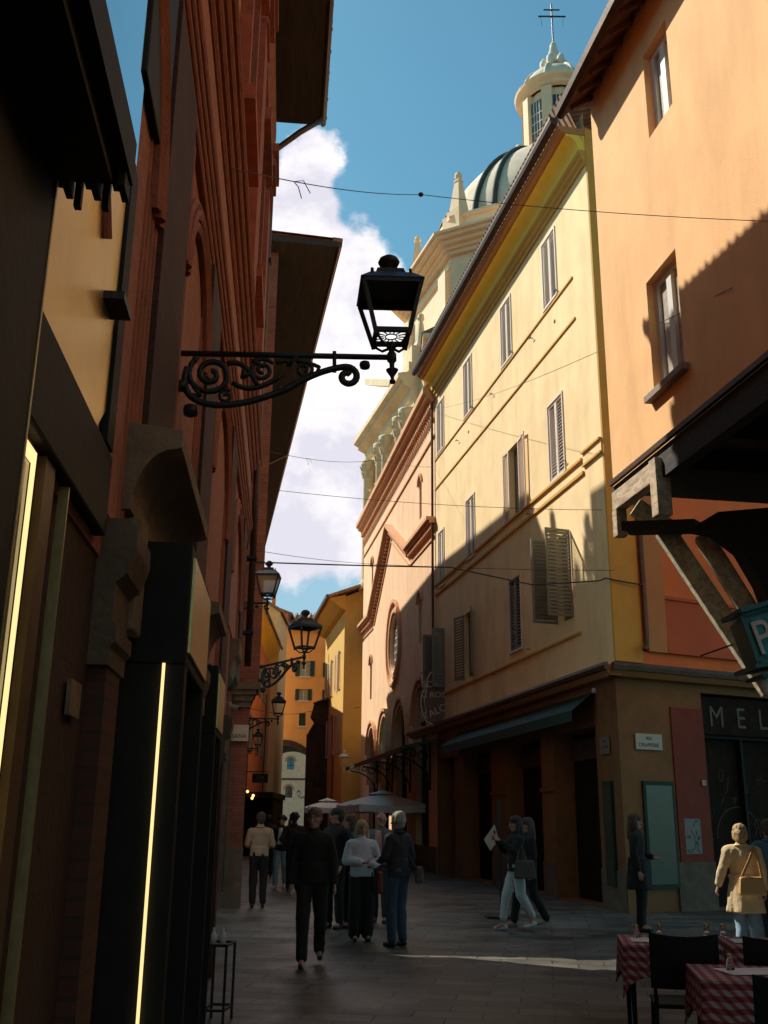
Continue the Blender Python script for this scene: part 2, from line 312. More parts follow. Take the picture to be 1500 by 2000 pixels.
# ------------------------------------------------------------------ mesh builder
class MB:
    def __init__(s, xf=None): s.v = []; s.f = []; s.xf = xf; s.mi = []; s.m = 0
    def add(s, vs, fs):
        n = len(s.v)
        for p in vs: s.v.append(s.xf(p) if s.xf else tuple(p))
        for f in fs: s.f.append(tuple(n + i for i in f)); s.mi.append(s.m)
        return s
    def box(s, x0, x1, y0, y1, z0, z1):
        return s.add([(x0, y0, z0), (x1, y0, z0), (x1, y1, z0), (x0, y1, z0), (x0, y0, z1), (x1, y0, z1), (x1, y1, z1), (x0, y1, z1)],
                     [(0, 3, 2, 1), (4, 5, 6, 7), (0, 1, 5, 4), (1, 2, 6, 5), (2, 3, 7, 6), (3, 0, 4, 7)])
    def hexa(s, b, t):
        return s.add(list(b) + list(t), [(0, 3, 2, 1), (4, 5, 6, 7), (0, 1, 5, 4), (1, 2, 6, 5), (2, 3, 7, 6), (3, 0, 4, 7)])
    def prism(s, poly, a, b, mapf):
        """poly of 2D pts extruded between a and b; mapf(p, t) -> 3D"""
        n = len(poly); vs = [mapf(p, a) for p in poly] + [mapf(p, b) for p in poly]
        fs = [(i, (i + 1) % n, n + (i + 1) % n, n + i) for i in range(n)]
        tri = tessellate_polygon([[Vector((p[0], p[1], 0)) for p in poly]])
        fs += [tuple(t) for t in tri] + [tuple(n + i for i in reversed(t)) for t in tri]
        return s.add(vs, fs)
    def mould(s, prof, x0, x1):          # prof: (y, z)
        return s.prism(prof, x0, x1, lambda p, t: (t, p[0], p[1]))
    def mouldY(s, prof, y0, y1):         # prof: (x, z)
        return s.prism(prof, y0, y1, lambda p, t: (p[0], t, p[1]))
    def face_xz(s, poly, y0, y1):        # poly (x,z) thick along y
        return s.prism(poly, y0, y1, lambda p, t: (p[0], t, p[1]))
    def slabz(s, poly, z0, z1):
        return s.prism(poly, z0, z1, lambda p, t: (p[0], p[1], t))
    def panel(s, outer, holes, y, dep=0.25, mapf=None):
        """flat wall with holes, plus the reveals of the holes"""
        mapf = mapf or (lambda p, t: (p[0], t, p[1]))
        polys = [outer] + holes
        flat = [p for q in polys for p in q]
        tri = tessellate_polygon([[Vector((p[0], p[1], 0)) for p in q] for q in polys])
        s.add([mapf(p, y) for p in flat], [tuple(t) for t in tri])
        for h in holes:
            n = len(h)
            s.add([mapf(p, y) for p in h] + [mapf(p, y - dep) for p in h], [(i, (i + 1) % n, n + (i + 1) % n, n + i) for i in range(n)])
        return s
    def beam(s, p0, p1, wd, ht, up=(0, 0, 1)):
        p0 = Vector(p0); p1 = Vector(p1); d = (p1 - p0).normalized(); u = Vector(up)
        if abs(d.dot(u)) > .98: u = Vector((0, 1, 0))
        a = d.cross(u).normalized(); b = a.cross(d).normalized()
        q = []
        for P in (p0, p1):
            for i, j in ((-1, -1), (1, -1), (1, 1), (-1, 1)): q.append(tuple(P + a * (i * wd / 2) + b * (j * ht / 2)))
        return s.add(q, [(0, 3, 2, 1), (4, 5, 6, 7), (0, 1, 5, 4), (1, 2, 6, 5), (2, 3, 7, 6), (3, 0, 4, 7)])
    def tube(s, pts, r, n=8):
        pts = [Vector(p) for p in pts]; m = len(pts); rs = r if isinstance(r, (list, tuple)) else [r] * m
        vs = []; prev = None
        for i, p in enumerate(pts):
            d = (pts[min(i + 1, m - 1)] - pts[max(i - 1, 0)])
            if d.length < 1e-9: d = Vector((0, 0, 1))
            d.normalize()
            if prev is None:
                a = d.cross(Vector((0, 0, 1)))
                if a.length < .05: a = d.cross(Vector((0, 1, 0)))
                a.normalize()
            else:
                a = prev - d * prev.dot(d); a.normalize()
            prev = a; b = d.cross(a)
            for k in range(n):
                t = 2 * PI * k / n; vs.append(tuple(p + (a * math.cos(t) + b * math.sin(t)) * rs[i]))
        fs = []
        for i in range(m - 1):
            for k in range(n): fs.append((i * n + k, i * n + (k + 1) % n, (i + 1) * n + (k + 1) % n, (i + 1) * n + k))
        fs.append(tuple(range(n - 1, -1, -1))); fs.append(tuple((m - 1) * n + k for k in range(n)))
        return s.add(vs, fs)
    def lathe(s, prof, c=(0, 0, 0), n=24, a0=0, a1=2 * PI):
        vs = []; full = abs(a1 - a0 - 2 * PI) < 1e-6; m = n if full else n + 1
        for (r, z) in prof:
            for k in range(m):
                t = a0 + (a1 - a0) * k / n; vs.append((c[0] + r * math.cos(t), c[1] + r * math.sin(t), c[2] + z))
        fs = []
        for i in range(len(prof) - 1):
            for k in range(n):
                k2 = (k + 1) % m if full else k + 1
                fs.append((i * m + k, i * m + k2, (i + 1) * m + k2, (i + 1) * m + k))
        return s.add(vs, fs)
    def build(s, name, mat, parent=None, smooth=False, bevel=0):
        me = bpy.data.meshes.new(name); me.from_pydata(s.v, [], s.f)
        mats = mat if isinstance(mat, (list, tuple)) else [mat]
        for q in mats: me.materials.append(MT[q] if isinstance(q, str) else q)
        for p, i in zip(me.polygons, s.mi): p.material_index = i; p.use_smooth = smooth
        bm = bmesh.new(); bm.from_mesh(me); bmesh.ops.recalc_face_normals(bm, faces=bm.faces); bm.to_mesh(me); bm.free()
        o = bpy.data.objects.new(name, me); C.objects.link(o)
        if parent is not None: o.parent = parent
        if bevel:
            b = o.modifiers.new('bevel', 'BEVEL'); b.width = bevel; b.segments = 2; b.limit_method = 'ANGLE'
        if smooth:
            try: me.shade_auto_smooth
            except Exception: pass
        return o
def tag(o, label=None, cat=None, group=None, kind=None):
    if label: o['label'] = label
    if cat: o['category'] = cat
    if group: o['group'] = group
    if kind: o['kind'] = kind
    return o
def thing(name, label, cat, loc=(0, 0, 0), rz=0, group=None):
    o = bpy.data.objects.new(name, None); o.empty_display_size = .3; C.objects.link(o)
    o.location = loc; o.rotation_euler = (0, 0, rz)
    return tag(o, label, cat, group)
class Fr:
    """vertical wall frame: x along the wall, y out towards the street, z up"""
    def __init__(s, o, az, sgn=1):
        l = math.hypot(az, 1); s.o = Vector((o[0], o[1])); s.u = Vector((az / l * sgn, sgn / l)); s.n = Vector((-s.u.y, s.u.x))
        s.rz = math.atan2(s.u.y, s.u.x); s.loc = (o[0], o[1], 0)
    def A(s, px, py, d=0):
        r = ray(px, py); o = s.o + s.n * d; r2 = Vector((r.x, r.y))
        t = o.dot(s.n) / r2.dot(s.n); P = r2 * t - o
        return P.dot(s.u), r.z * t + CZ
    def loc3(s, p):                      # world -> local
        q = Vector((p[0], p[1])) - s.o; return (q.dot(s.u), q.dot(s.n), p[2])
    def W(s, x, y, z=0):
        q = s.o + s.u * x + s.n * y; return Vector((q.x, q.y, z))
def rect(x0, x1, z0, z1): return [(x0, z0), (x1, z0), (x1, z1), (x0, z1)]
def archp(x0, x1, z0, zs, k=1.0, n=14):
    r = (x1 - x0) / 2; c = (x0 + x1) / 2
    return [(x0, z0), (x1, z0)] + [(c + r * math.cos(PI * i / n), zs + k * r * math.sin(PI * i / n)) for i in range(n + 1)]
def archring(mb, c, r, zs, wdt, y0, y1, k=1.0, z0=None, n=18):
    pts_o = [(c + (r + wdt) * math.cos(PI * i / n), zs + k * (r + wdt) * math.sin(PI * i / n)) for i in range(n + 1)]
    pts_i = [(c + r * math.cos(PI * i / n), zs + k * r * math.sin(PI * i / n)) for i in range(n + 1)]
    if z0 is not None:
        pts_o = [(c + r + wdt, z0)] + pts_o + [(c - r - wdt, z0)]; pts_i = [(c + r, z0)] + pts_i + [(c - r, z0)]
    mb.face_xz(pts_o + pts_i[::-1], y0, y1)
def text_obj(name, s, size, mat, parent, M, depth=.004, align='LEFT', sx=1.0):
    cu = bpy.data.curves.new(name, 'FONT'); cu.body = s; cu.size = size; cu.extrude = depth; cu.align_x = align
    tmp = bpy.data.objects.new('tmp', cu); C.objects.link(tmp)
    dg = bpy.context.evaluated_depsgraph_get(); me = bpy.data.meshes.new_from_object(tmp.evaluated_get(dg))
    bpy.data.objects.remove(tmp)
    me.transform(M @ Matrix.Diagonal((sx, 1, 1, 1))); me.materials.clear(); me.materials.append(MT[mat])
    o = bpy.data.objects.new(name, me); C.objects.link(o); o.parent = parent
    return o
def shutter_mb(x, y, z, wd, ht, ang=0.0, side=1, pitch=.086, th=.035, tilt=.024):
    """louvred leaf hinged at (x,y,z) ; side=+1 leaf runs to +x when ang=0; ang swings it outwards"""
    cs, sn = math.cos(ang), math.sin(ang)
    def xf(p): return (x + side * (p[0] * cs) - side * 0 * p[1] - p[1] * sn * side * 1.0, y + p[0] * sn + p[1] * cs, z + p[2])
    mb = MB(xf); fw = .055
    mb.box(0, fw, 0, th, 0, ht); mb.box(wd - fw, wd, 0, th, 0, ht)
    mb.box(fw, wd - fw, 0, th, 0, fw * 1.2); mb.box(fw, wd - fw, 0, th, ht - fw, ht)
    k = fw * 1.2 + .02
    while k < ht - fw - .05:
        if True:
            ya, yb = (.006, .027) if tilt < .05 else (.002, th)
            mb.add([(fw, ya, k + tilt), (wd - fw, ya, k + tilt), (wd - fw, yb, k), (fw, yb, k), (fw, ya, k + tilt + .014), (wd - fw, ya, k + tilt + .014), (wd - fw, yb, k + .014), (fw, yb, k + .014)],
                   [(0, 3, 2, 1), (4, 5, 6, 7), (0, 1, 5, 4), (1, 2, 6, 5), (2, 3, 7, 6), (3, 0, 4, 7)])
        k += pitch
    return mb

# ------------------------------------------------------------------ ground
def ground():
    m, t, b = newmat('worn_stone_paving'); L = t.links.new
    tc = N(t, 'ShaderNodeTexCoord'); mp = N(t, 'ShaderNodeMapping'); L(tc.outputs['Object'], mp.inputs[0]); mp.inputs['Rotation'].default_value = (0, 0, R(9))
    bt = N(t, 'ShaderNodeTexBrick'); L(mp.outputs[0], bt.inputs['Vector']); bt.inputs['Scale'].default_value = 1
    bt.inputs['Brick Width'].default_value = .62; bt.inputs['Row Height'].default_value = .31; bt.inputs['Mortar Size'].default_value = .009
    bt.inputs['Color1'].default_value = (0.165, 0.145, 0.115, 1); bt.inputs['Color2'].default_value = (0.075, 0.068, 0.056, 1); bt.inputs['Mortar'].default_value = (0.022, 0.02, 0.017, 1)
    n = N(t, 'ShaderNodeTexNoise'); n.inputs['Scale'].default_value = .8; n.inputs['Detail'].default_value = 10; n.inputs['Roughness'].default_value = .65; L(tc.outputs['Object'], n.inputs['Vector'])
    mr = N(t, 'ShaderNodeMapRange'); L(n.outputs[0], mr.inputs[0]); mr.inputs[1].default_value = .3; mr.inputs[2].default_value = .7; mr.inputs[3].default_value = .42; mr.inputs[4].default_value = 1.5
    mx = N(t, 'ShaderNodeMix', data_type='RGBA', blend_type='MULTIPLY'); mx.inputs[0].default_value = 1; L(bt.outputs[0], mx.inputs[6]); L(mr.outputs[0], mx.inputs[7])
    L(mx.outputs[2], b.inputs['Base Color'])
    n2 = N(t, 'ShaderNodeTexNoise'); n2.inputs['Scale'].default_value = 25; n2.inputs['Detail'].default_value = 6; L(tc.outputs['Object'], n2.inputs['Vector'])
    rr = N(t, 'ShaderNodeMapRange'); L(n.outputs[0], rr.inputs[0]); rr.inputs[1].default_value = .3; rr.inputs[2].default_value = .7; rr.inputs[3].default_value = .28; rr.inputs[4].default_value = .72; L(rr.outputs[0], b.inputs['Roughness'])
    hs = N(t, 'ShaderNodeMath', operation='SUBTRACT'); ml = N(t, 'ShaderNodeMath', operation='MULTIPLY'); L(n2.outputs[0], ml.inputs[0]); ml.inputs[1].default_value = .5
    L(ml.outputs[0], hs.inputs[0]); L(bt.outputs['Fac'], hs.inputs[1])
    bp = N(t, 'ShaderNodeBump'); bp.inputs['Strength'].default_value = .6; bp.inputs['Distance'].default_value = .012; L(hs.outputs[0], bp.inputs['Height']); L(bp.outputs[0], b.inputs['Normal'])
    mb = MB(); mb.add([(-1500, -1500, 0), (1500, -1500, 0), (1500, 1500, 0), (-1500, 1500, 0)], [(0, 1, 2, 3)])
    o = mb.build('ground', m); tag(o, kind='structure')
ground()

# ================================================================== RIGHT: yellow building
YL = Fr((4.67, 20.2), -.202, 1)
def yellow_building():
    t = thing('corner_building', 'tall yellow plastered corner building with white shutters and a projecting yellow cornice', 'building', YL.loc, YL.rz)
    Lm = 14.3
    wins = []       # (x0,x1,z0,z1,style)
    for c in (2.55, 6.05, 10.0, 13.5): wins.append((c - .44, c + .44, 14.18, 16.05, 'closed'))
    wins += [(2.10, 3.04, 9.52, 11.5, 'closed'), (5.35, 6.15, 9.42, 11.5, 'half'), (9.5, 10.38, 9.4, 11.3, 'closed'), (13.15, 13.85, 9.3, 11.2, 'closed')]
    wins += [(2.02, 2.92, 6.02, 8.05, 'swing'), (5.5, 6.42, 5.9, 7.8, 'closed'), (10.05, 10.85, 5.78, 7.75, 'open'), (13.2, 13.95, 5.8, 7.75, 'swingfar')]
    holes = [rect(a, b, c, d) for (a, b, c, d, s) in wins]
    MB().panel(rect(0.002, Lm, 4.7, 17.9), holes, 0, .16).build('wall', 'yellow', t)
    # solid body behind, so that light does not pass through
    u = Vector((.893, .451)); ux, uyl = u.x * YL.u.x + u.y * YL.u.y, u.x * YL.n.x + u.y * YL.n.y   # side street direction in local axes
    def sd(p): # side frame: p=(s,outward d,z)
        n = (uyl, -ux)   # outward normal of the side face, checked below
        nx, ny = uyl, -ux
        if nx > 0: nx, ny = -nx, -ny
        return (p[0] * ux + p[1] * nx, p[0] * uyl + p[1] * ny, p[2])
    MB().add([(Lm, 0, 0), (Lm, -9, 0), (Lm, -9, 17.6), (Lm, 0, 17.6)], [(0, 1, 2, 3)]).build('far_side_wall', 'yellow', t)
    MB().add([(-.1, .6, 18.25), (Lm + .1, .6, 18.25), (Lm + .1, -6, 20.6), (-4, -6, 20.6), (0, 0, 17.0), (Lm, 0, 17.0)], [(0, 1, 2, 3), (0, 1, 5, 4)]).build('roof', 'tiles', t)
    # side wall on the side street (upper)
    m2 = MB(sd)
    side = m2.panel([(0, 4.75), (12, 4.75), (12, 17.5), (0, 17.5)], [], 0, .1, mapf=lambda p, y: (p[0], y, p[1]))
    side.build('side_wall', 'orangered', t)
    MB(sd).box(0, .72, 0, .05, 4.75, 17.4).build('corner_strip', 'yellow_trim', t)
    MB(sd).box(.86, 1.36, 0, .09, 5.0, 12).build('side_pilaster', 'brownpil', t)
    b = MB(sd); b.box(1.36, 9, 0, .10, 5.0, 5.28); b.box(1.36, 9, 0, .07, 6.15, 6.22); b.box(1.36, 9, 0, .03, 5.28, 6.15); b.build('side_string_course', 'sidered', t)
    p = MB(sd); p.tube([(.79, .11, 12), (.79, .11, 5.3), (.74, .14, 5.1), (.55, .3, 4.98)], .055)
    p.build('downpipe', 'gutter', t, True)
    # cornice: cove, mouldings, gutter
    cor = MB()
    cor.mould([(0.0, 16.45), (.05, 16.45), (.05, 16.55), (.11, 16.62), (.11, 16.70), (.17, 16.76), (.17, 16.84), (0, 16.84)], 0, Lm)
    cor.build('lower_cornice', 'yellow_trim', t)
    cv = MB(); prof = [(0.0, 16.842)]
    for i in range(9):
        a = i / 8 * PI / 2; prof.append((.17 + .30 * (1 - math.cos(a)), 16.842 + .34 * math.sin(a)))
    prof += [(.47, 17.24), (0, 17.24)]
    cv.mould(prof, 0.0, Lm).build('cornice_cove', 'cove', t)
    c3 = MB(); c3.mould([(0, 17.243), (.60, 17.243), (.60, 17.30), (.66, 17.34), (.66, 17.42), (0, 17.42)], -.02, Lm + .02); c3.build('cornice_cap', 'brownpil', t)
    g = MB(); pr = []
    for i in range(9):
        a = PI + i / 8 * PI; pr.append((.76 + .085 * math.cos(a), 17.52 + .085 * math.sin(a)))
    pr += [(.83, 17.55), (.69, 17.55)]
    g.mould([(.675, 17.43), (.76, 17.40), (.84, 17.44), (.87, 17.53), (.87, 17.60), (.675, 17.60)], -.05, Lm + .1).build('roof_gutter', 'gutter', t)
    # string courses (raised flat bands bounded by drip lines)
    def band(z, x0, x1, h=.06, d=.05, nm='string_course', mt='yellow_trim'):
        MB().box(x0, x1, 0.001, d, z - h, z).build(nm, mt, t)
    band(14.10, 1.1, Lm, .05, .035); band(13.0, 1.05, Lm, .05, .035)
    band(9.47, 1.05, Lm, .06, .06); band(9.14, 1.0, Lm, .07, .05)
    band(9.58, 0, 1.02, .05, .07); band(9.27, 0, 1.0, .05, .06); band(5.62, 1.6, Lm, .05, .05)
    MB().box(0, 1.0, .0015, .022, 9.277, 9.523).build('corner_block', 'yellow', t)
    # windows
    for (a, b_, c, d, st) in wins:
        w_ = MB().box(a, b_, -.165, -.15, c, d).build('window', 'darkglass', t)
        wd = (b_ - a) / 2; ht = d - c
        if st == 'closed':
            f = MB(); f.box(a - .05, a, .001, .03, c - .05, d + .05); f.box(b_, b_ + .05, .001, .03, c - .05, d + .05); f.box(a, b_, .001, .03, d, d + .05); f.box(a - .02, b_ + .02, .001, .05, c - .05, c)
            f.build('frame', 'shutwhite', w_)
            mtt = 'shutwhite' if c > 9 else 'shutgreen'
            shutter_mb(a + .01, -.035, c, wd - .015, ht, 0, 1).build('shutter', mtt, w_)
            shutter_mb(b_ - .01, -.035, c, wd - .015, ht, 0, -1).build('shutter', mtt, w_)
        elif st == 'half':
            shutter_mb(a - .0, .02, c, .72, ht, PI - .12, 1).build('shutter', 'shutwhite', w_)
            shutter_mb(b_ + .0, .02, c, .42, ht, PI - .10, -1).build('shutter', 'shutwhite', w_)
        elif st == 'open':
            shutter_mb(a, .02, c, .62, ht, PI - .3, 1).build('shutter', 'shutgreen', w_)
            shutter_mb(b_, .02, c, .60, ht, PI - .25, -1).build('shutter', 'shutgreen', w_)
        elif st == 'swing':
            shutter_mb(a, .02, c, .62, ht, PI/2 + .12, 1, tilt=.065).build('shutter', 'shutgreen', w_)
            shutter_mb(b_, .02, c, .62, ht, PI/2 - .10, -1, tilt=.065).build('shutter', 'shutgreen', w_)
        elif st == 'swingfar':
            shutter_mb(a, .02, c, .45, ht, PI/2 + .2, 1, tilt=.065).build('shutter', 'shutgreen', w_)
            shutter_mb(b_, .02, c - .1, .55, ht, PI/2 - .1, -1, tilt=.065).build('shutter', 'shutgreen', w_)
    # shutter hooks and vents
    for (x, z) in ((2.0, 14.2), (5.5, 14.2), (9.4, 14.15), (3.9, 13.85), (7.4, 13.75), (11.2, 13.7), (2.05, 9.75), (4.6, 9.2), (8.5, 9.0), (4.9, 5.75), (7.7, 5.5)):
        h = MB(); h.beam((x, 0, z), (x, .09, z), .015, .015); h.beam((x - .07, .085, z), (x + .07, .085, z), .02, .02); h.build('shutter_hook', 'iron', t)
    for (x, z) in ((2.35, 13.55), (10.0, 13.55)):
        MB().lathe([(0.0, .012), (.05, .012), (.05, 0)], (0, 0, 0), 10).build('vent', 'gutter', t).matrix_local = Matrix.Translation((x, 0.0, z)) @ Matrix.Rotation(-PI / 2, 4, 'X')
    # ---- ledge over the shops, turning the corner
    def ledge(xf, x0, x1):
        m = MB(xf)
        m.mould([(0, 4.42), (.20, 4.42), (.30, 4.50), (.30, 4.62), (0, 4.68)], x0, x1)
        return m
    ledge(None, -.28, 17.2).build('shop_ledge', 'brownpil', t)
    ledge(sd, -.25, 9).build('side_shop_ledge', 'brownpil', t)
    MB().mould([(.305, 4.52), (.38, 4.52), (.40, 4.60), (.38, 4.66), (.305, 4.66)], -.38, 17.2).build('ledge_gutter', 'gutter', t)
    MB(sd).mould([(.305, 4.52), (.38, 4.52), (.40, 4.60), (.38, 4.66), (.305, 4.66)], -.33, 9).build('side_ledge_gutter', 'gutter', t)
    # ---- ground floor
    # street side: piers and shop openings
    openings = [(1.14, 3.62), (4.45, 7.15), (8.4, 11.2), (12.15, 14.0)]
    hs = [rect(a, b_, .02, 3.55) for a, b_ in openings]
    MB().panel([(0.002, 0), (Lm, 0), (Lm, 4.7), (0.002, 4.7)], hs, -.005, .5).build('shop_wall', 'shopwall', t)
    for a, b_ in openings:
        s_ = MB(); s_.box(a, b_, -.55, -.5, 0, 3.56)
        o = s_.build('shop_front', 'shopdark', t)
        rb = MB()
        z = .1
        while z < 3.4: rb.box(a + .02, b_ - .02, -.499, -.485, z, z + .07); z += .11
        rb.build('roller_shutter', 'shopdark', o)
        MB().box(a + .15, b_ - .15, -.46, -.38, 2.95, 3.4).build('shop_sign_board', 'brickdark', o)
    for a, b_ in openings[:3]:
        pass
    for x0, x1 in ((0, 1.14), (3.62, 4.45), (7.15, 8.4), (11.2, 12.15)):
        MB().box(x0 + .02, x1 - .02, 0, .03, 0, .75).build('plinth', 'plinth', t)
    for x0, x1 in ((3.62, 4.45), (7.15, 8.4), (11.2, 12.15)):
        MB().box(x0 - .03, x1 + .03, 0, .05, 2.3, 2.38).build('pier_band', 'shopwall', t)
        MB().box(x0 + .05, x1 - .05, 0, .045, 3.55, 3.75).build('pier_capital', 'shopwall', t)
    # green awning rolled along the street side
    aw = MB(); aw.add([(1.0, .03, 4.25), (11.6, .03, 4.2), (11.6, .55, 3.80), (1.0, .55, 3.85), (1.0, .56, 3.62), (11.6, .56, 3.56)], [(0, 1, 2, 3), (3, 2, 5, 4)])
    aw.build('awning', 'shopgreen', t)
    # corner display case on street side
    MB().box(.38, .80, 0, .06, .45, 2.42).build('display_case', 'shopgreen', t)
    MB().box(.43, .75, .061, .066, .5, 2.36).build('display_pane', 'display', t)
    # side ground floor
    m = MB(sd); m.panel([(0, 0), (12, 0), (12, 4.75), (0, 4.75)], [rect(2.24, 5.4, .02, 4.25)], -.004, .4, mapf=lambda p, y: (p[0], y, p[1])); m.build('side_shop_wall', 'shopwall', t)
    MB(sd).box(1.36, 2.22, 0, .03, .9, 3.9).build('red_pier', 'redwall', t)
    MB(sd).box(1.25, 2.23, 0, .05, 0, .9).build('side_plinth', 'plinth', t)
    sf = MB(sd).box(2.2, 5.5, -.46, -.41, 0, 4.4).build('side_shop_front', 'shopdark', t)
    fr_ = MB(sd); fr_.box(2.26, 2.34, -.4, -.2, 0, 4.2); fr_.box(2.34, 5.38, -.4, -.25, 3.35, 3.42); fr_.box(3.5, 3.56, -.4, -.25, 0, 3.35); fr_.box(4.6, 4.66, -.4, -.25, 0, 3.35); fr_.build('shop_frame', 'black', sf)
    # dark fascia with shop letters
    MB(sd).box(2.24, 5.4, -.20, -.12, 3.42, 4.2).build('fascia', 'shopdark', sf)
    nx, ny = (uyl, -ux) if uyl < 0 else (-uyl, ux)
    M0 = Matrix(((ux, 0, nx, 0), (uyl, 0, ny, 0), (0, 1, 0, 0), (0, 0, 0, 1)))
    o = Vector(sd((2.52, -.115, 3.58))); M1 = Matrix.Translation(o) @ M0
    for ch_, off_ in (('M', 0), ('E', .78), ('L', 1.42)):
        text_obj('shop_letter', ch_, .62, 'faded', sf, M1 @ Matrix.Translation((off_, 0, 0)), .012, sx=.92)
    # display window on the side
    d1 = MB(sd); d1.box(.50, 1.28, 0, .05, .42, 2.42); o1 = d1.build('display_window', 'shopgreen', t)
    MB(sd).box(.56, 1.22, .051, .056, .5, 2.34).build('pane', 'display', o1)
    # poster / graffiti patch on the pier
    ps = MB(sd).box(1.50, 1.92, .031, .036, 1.05, 1.72).build('poster', 'signgrey', t)
    gr = MB(sd)
    rnd = random.Random(3)
    for i in range(9):
        x, z = 1.56 + rnd.random() * .3, 1.12 + rnd.random() * .5
        pts = [(x, .04, z)]
        for k in range(5): x += (rnd.random() - .5) * .14; z += (rnd.random() - .5) * .14; pts.append((min(1.9, max(1.52, x)), .04, min(1.7, max(1.07, z))))
        gr.tube(pts, .006, 5)
    gr.build('scribble', 'faded', ps)
    gf = MB(sd); rnd = random.Random(5)
    for i in range(12):
        x, z = 2.5 + rnd.random() * 1.6, 1.2 + rnd.random() * 1.3
        pts = [(x, -.40, z)]
        for k in range(7): x += (rnd.random() - .4) * .16; z += (rnd.random() - .5) * .26; pts.append((x, -.40, z))
        gf.tube(pts, .006, 5)
    gf.tube([(3.4 + .62 * math.cos(a / 10 * PI), -.405, 1.35 + .62 * math.sin(a / 10 * PI)) for a in range(11)], .008, 5)
    gf.build('graffiti', 'faded', sf)
    # interior glimpse: lit orange panel and teal counter deep in the far arcade bay
    q = MB(); q.box(12.5, 13.8, -.47, -.45, 2.25, 3.2); q.build('orange_wall_panel', 'orangered', t)
    MB().box(12.5, 13.9, -.47, -.40, 1.75, 1.95).build('teal_counter', 'teal', t)
    return t, sd, M0
ybuild, SD, SM0 = yellow_building()

def wall_plate(name, label, cat, base, lines, wd, ht, M, mat='signwhite', ink='ink', th=.02, rim=True):
    """flat plate whose local axes come from matrix M (x right, y up, z out)"""
    t = thing(name, label, cat); t.matrix_world = Matrix.Translation(base)
    b = MB(lambda p: tuple(M @ Vector(p))); b.box(-wd / 2, wd / 2, -ht / 2, ht / 2, 0, th); b.build('plate', mat, t)
    for (s, size, y) in lines:
        text_obj('lettering', s, size, ink, t, M @ Matrix.Translation((0, y, th + .002)), .002, 'CENTER')
    return t
def M_from(xdir, out):
    x = Vector((xdir[0], xdir[1], 0)).normalized(); o = Vector((out[0], out[1], 0)).normalized()
    return Matrix(((x.x, 0, o.x, 0), (x.y, 0, o.y, 0), (0, 1, 0, 0), (0, 0, 0, 1)))
MS = M_from((.893, .451), (.451, -.893))
def side_world(s, d, z):
    p = SD((s, d, z)); q = YL.W(p[0], p[1]); return Vector((q.x, q.y, p[2]))
wall_plate('street_sign', 'white street sign reading VIA DRAPPERIE on the ochre corner pier', 'street sign', side_world(.73, .02, 3.18), [('VIA', .105, .03), ('DRAPPERIE', .105, -.10)], .68, .31, MS)
MYs = M_from((-YL.u.x, -YL.u.y), (YL.n.x, YL.n.y))
wall_plate('wall_plaque', 'small grey marble plaque round the corner from the VIA DRAPPERIE sign', 'plaque', YL.W(.62, .02, 3.12), [('VIA', .07, .06), ('CLAVATURE', .06, -.05)], .46, .34, MYs, 'signgrey', 'faded')
wall_plate('house_number', 'tiny white house number tile on the edge of the red pier', 'number tile', side_world(2.08, .05, 2.42), [('19', .06, -.02)], .10, .10, MS)
def small_lamp():
    t = thing('spotlight', 'small round white spotlight under the ledge at the corner', 'spotlight', YL.W(.5, .25, 4.15))
    MB().lathe([(0, .10), (.04, .10), (.05, .04), (.05, 0), (0, 0)], (0, 0, 0), 12).build('housing', 'signwhite', t, True)
    MB().tube([(0, 0, .1), (0, 0, .27)], .008).build('arm', 'iron', t)
small_lamp()

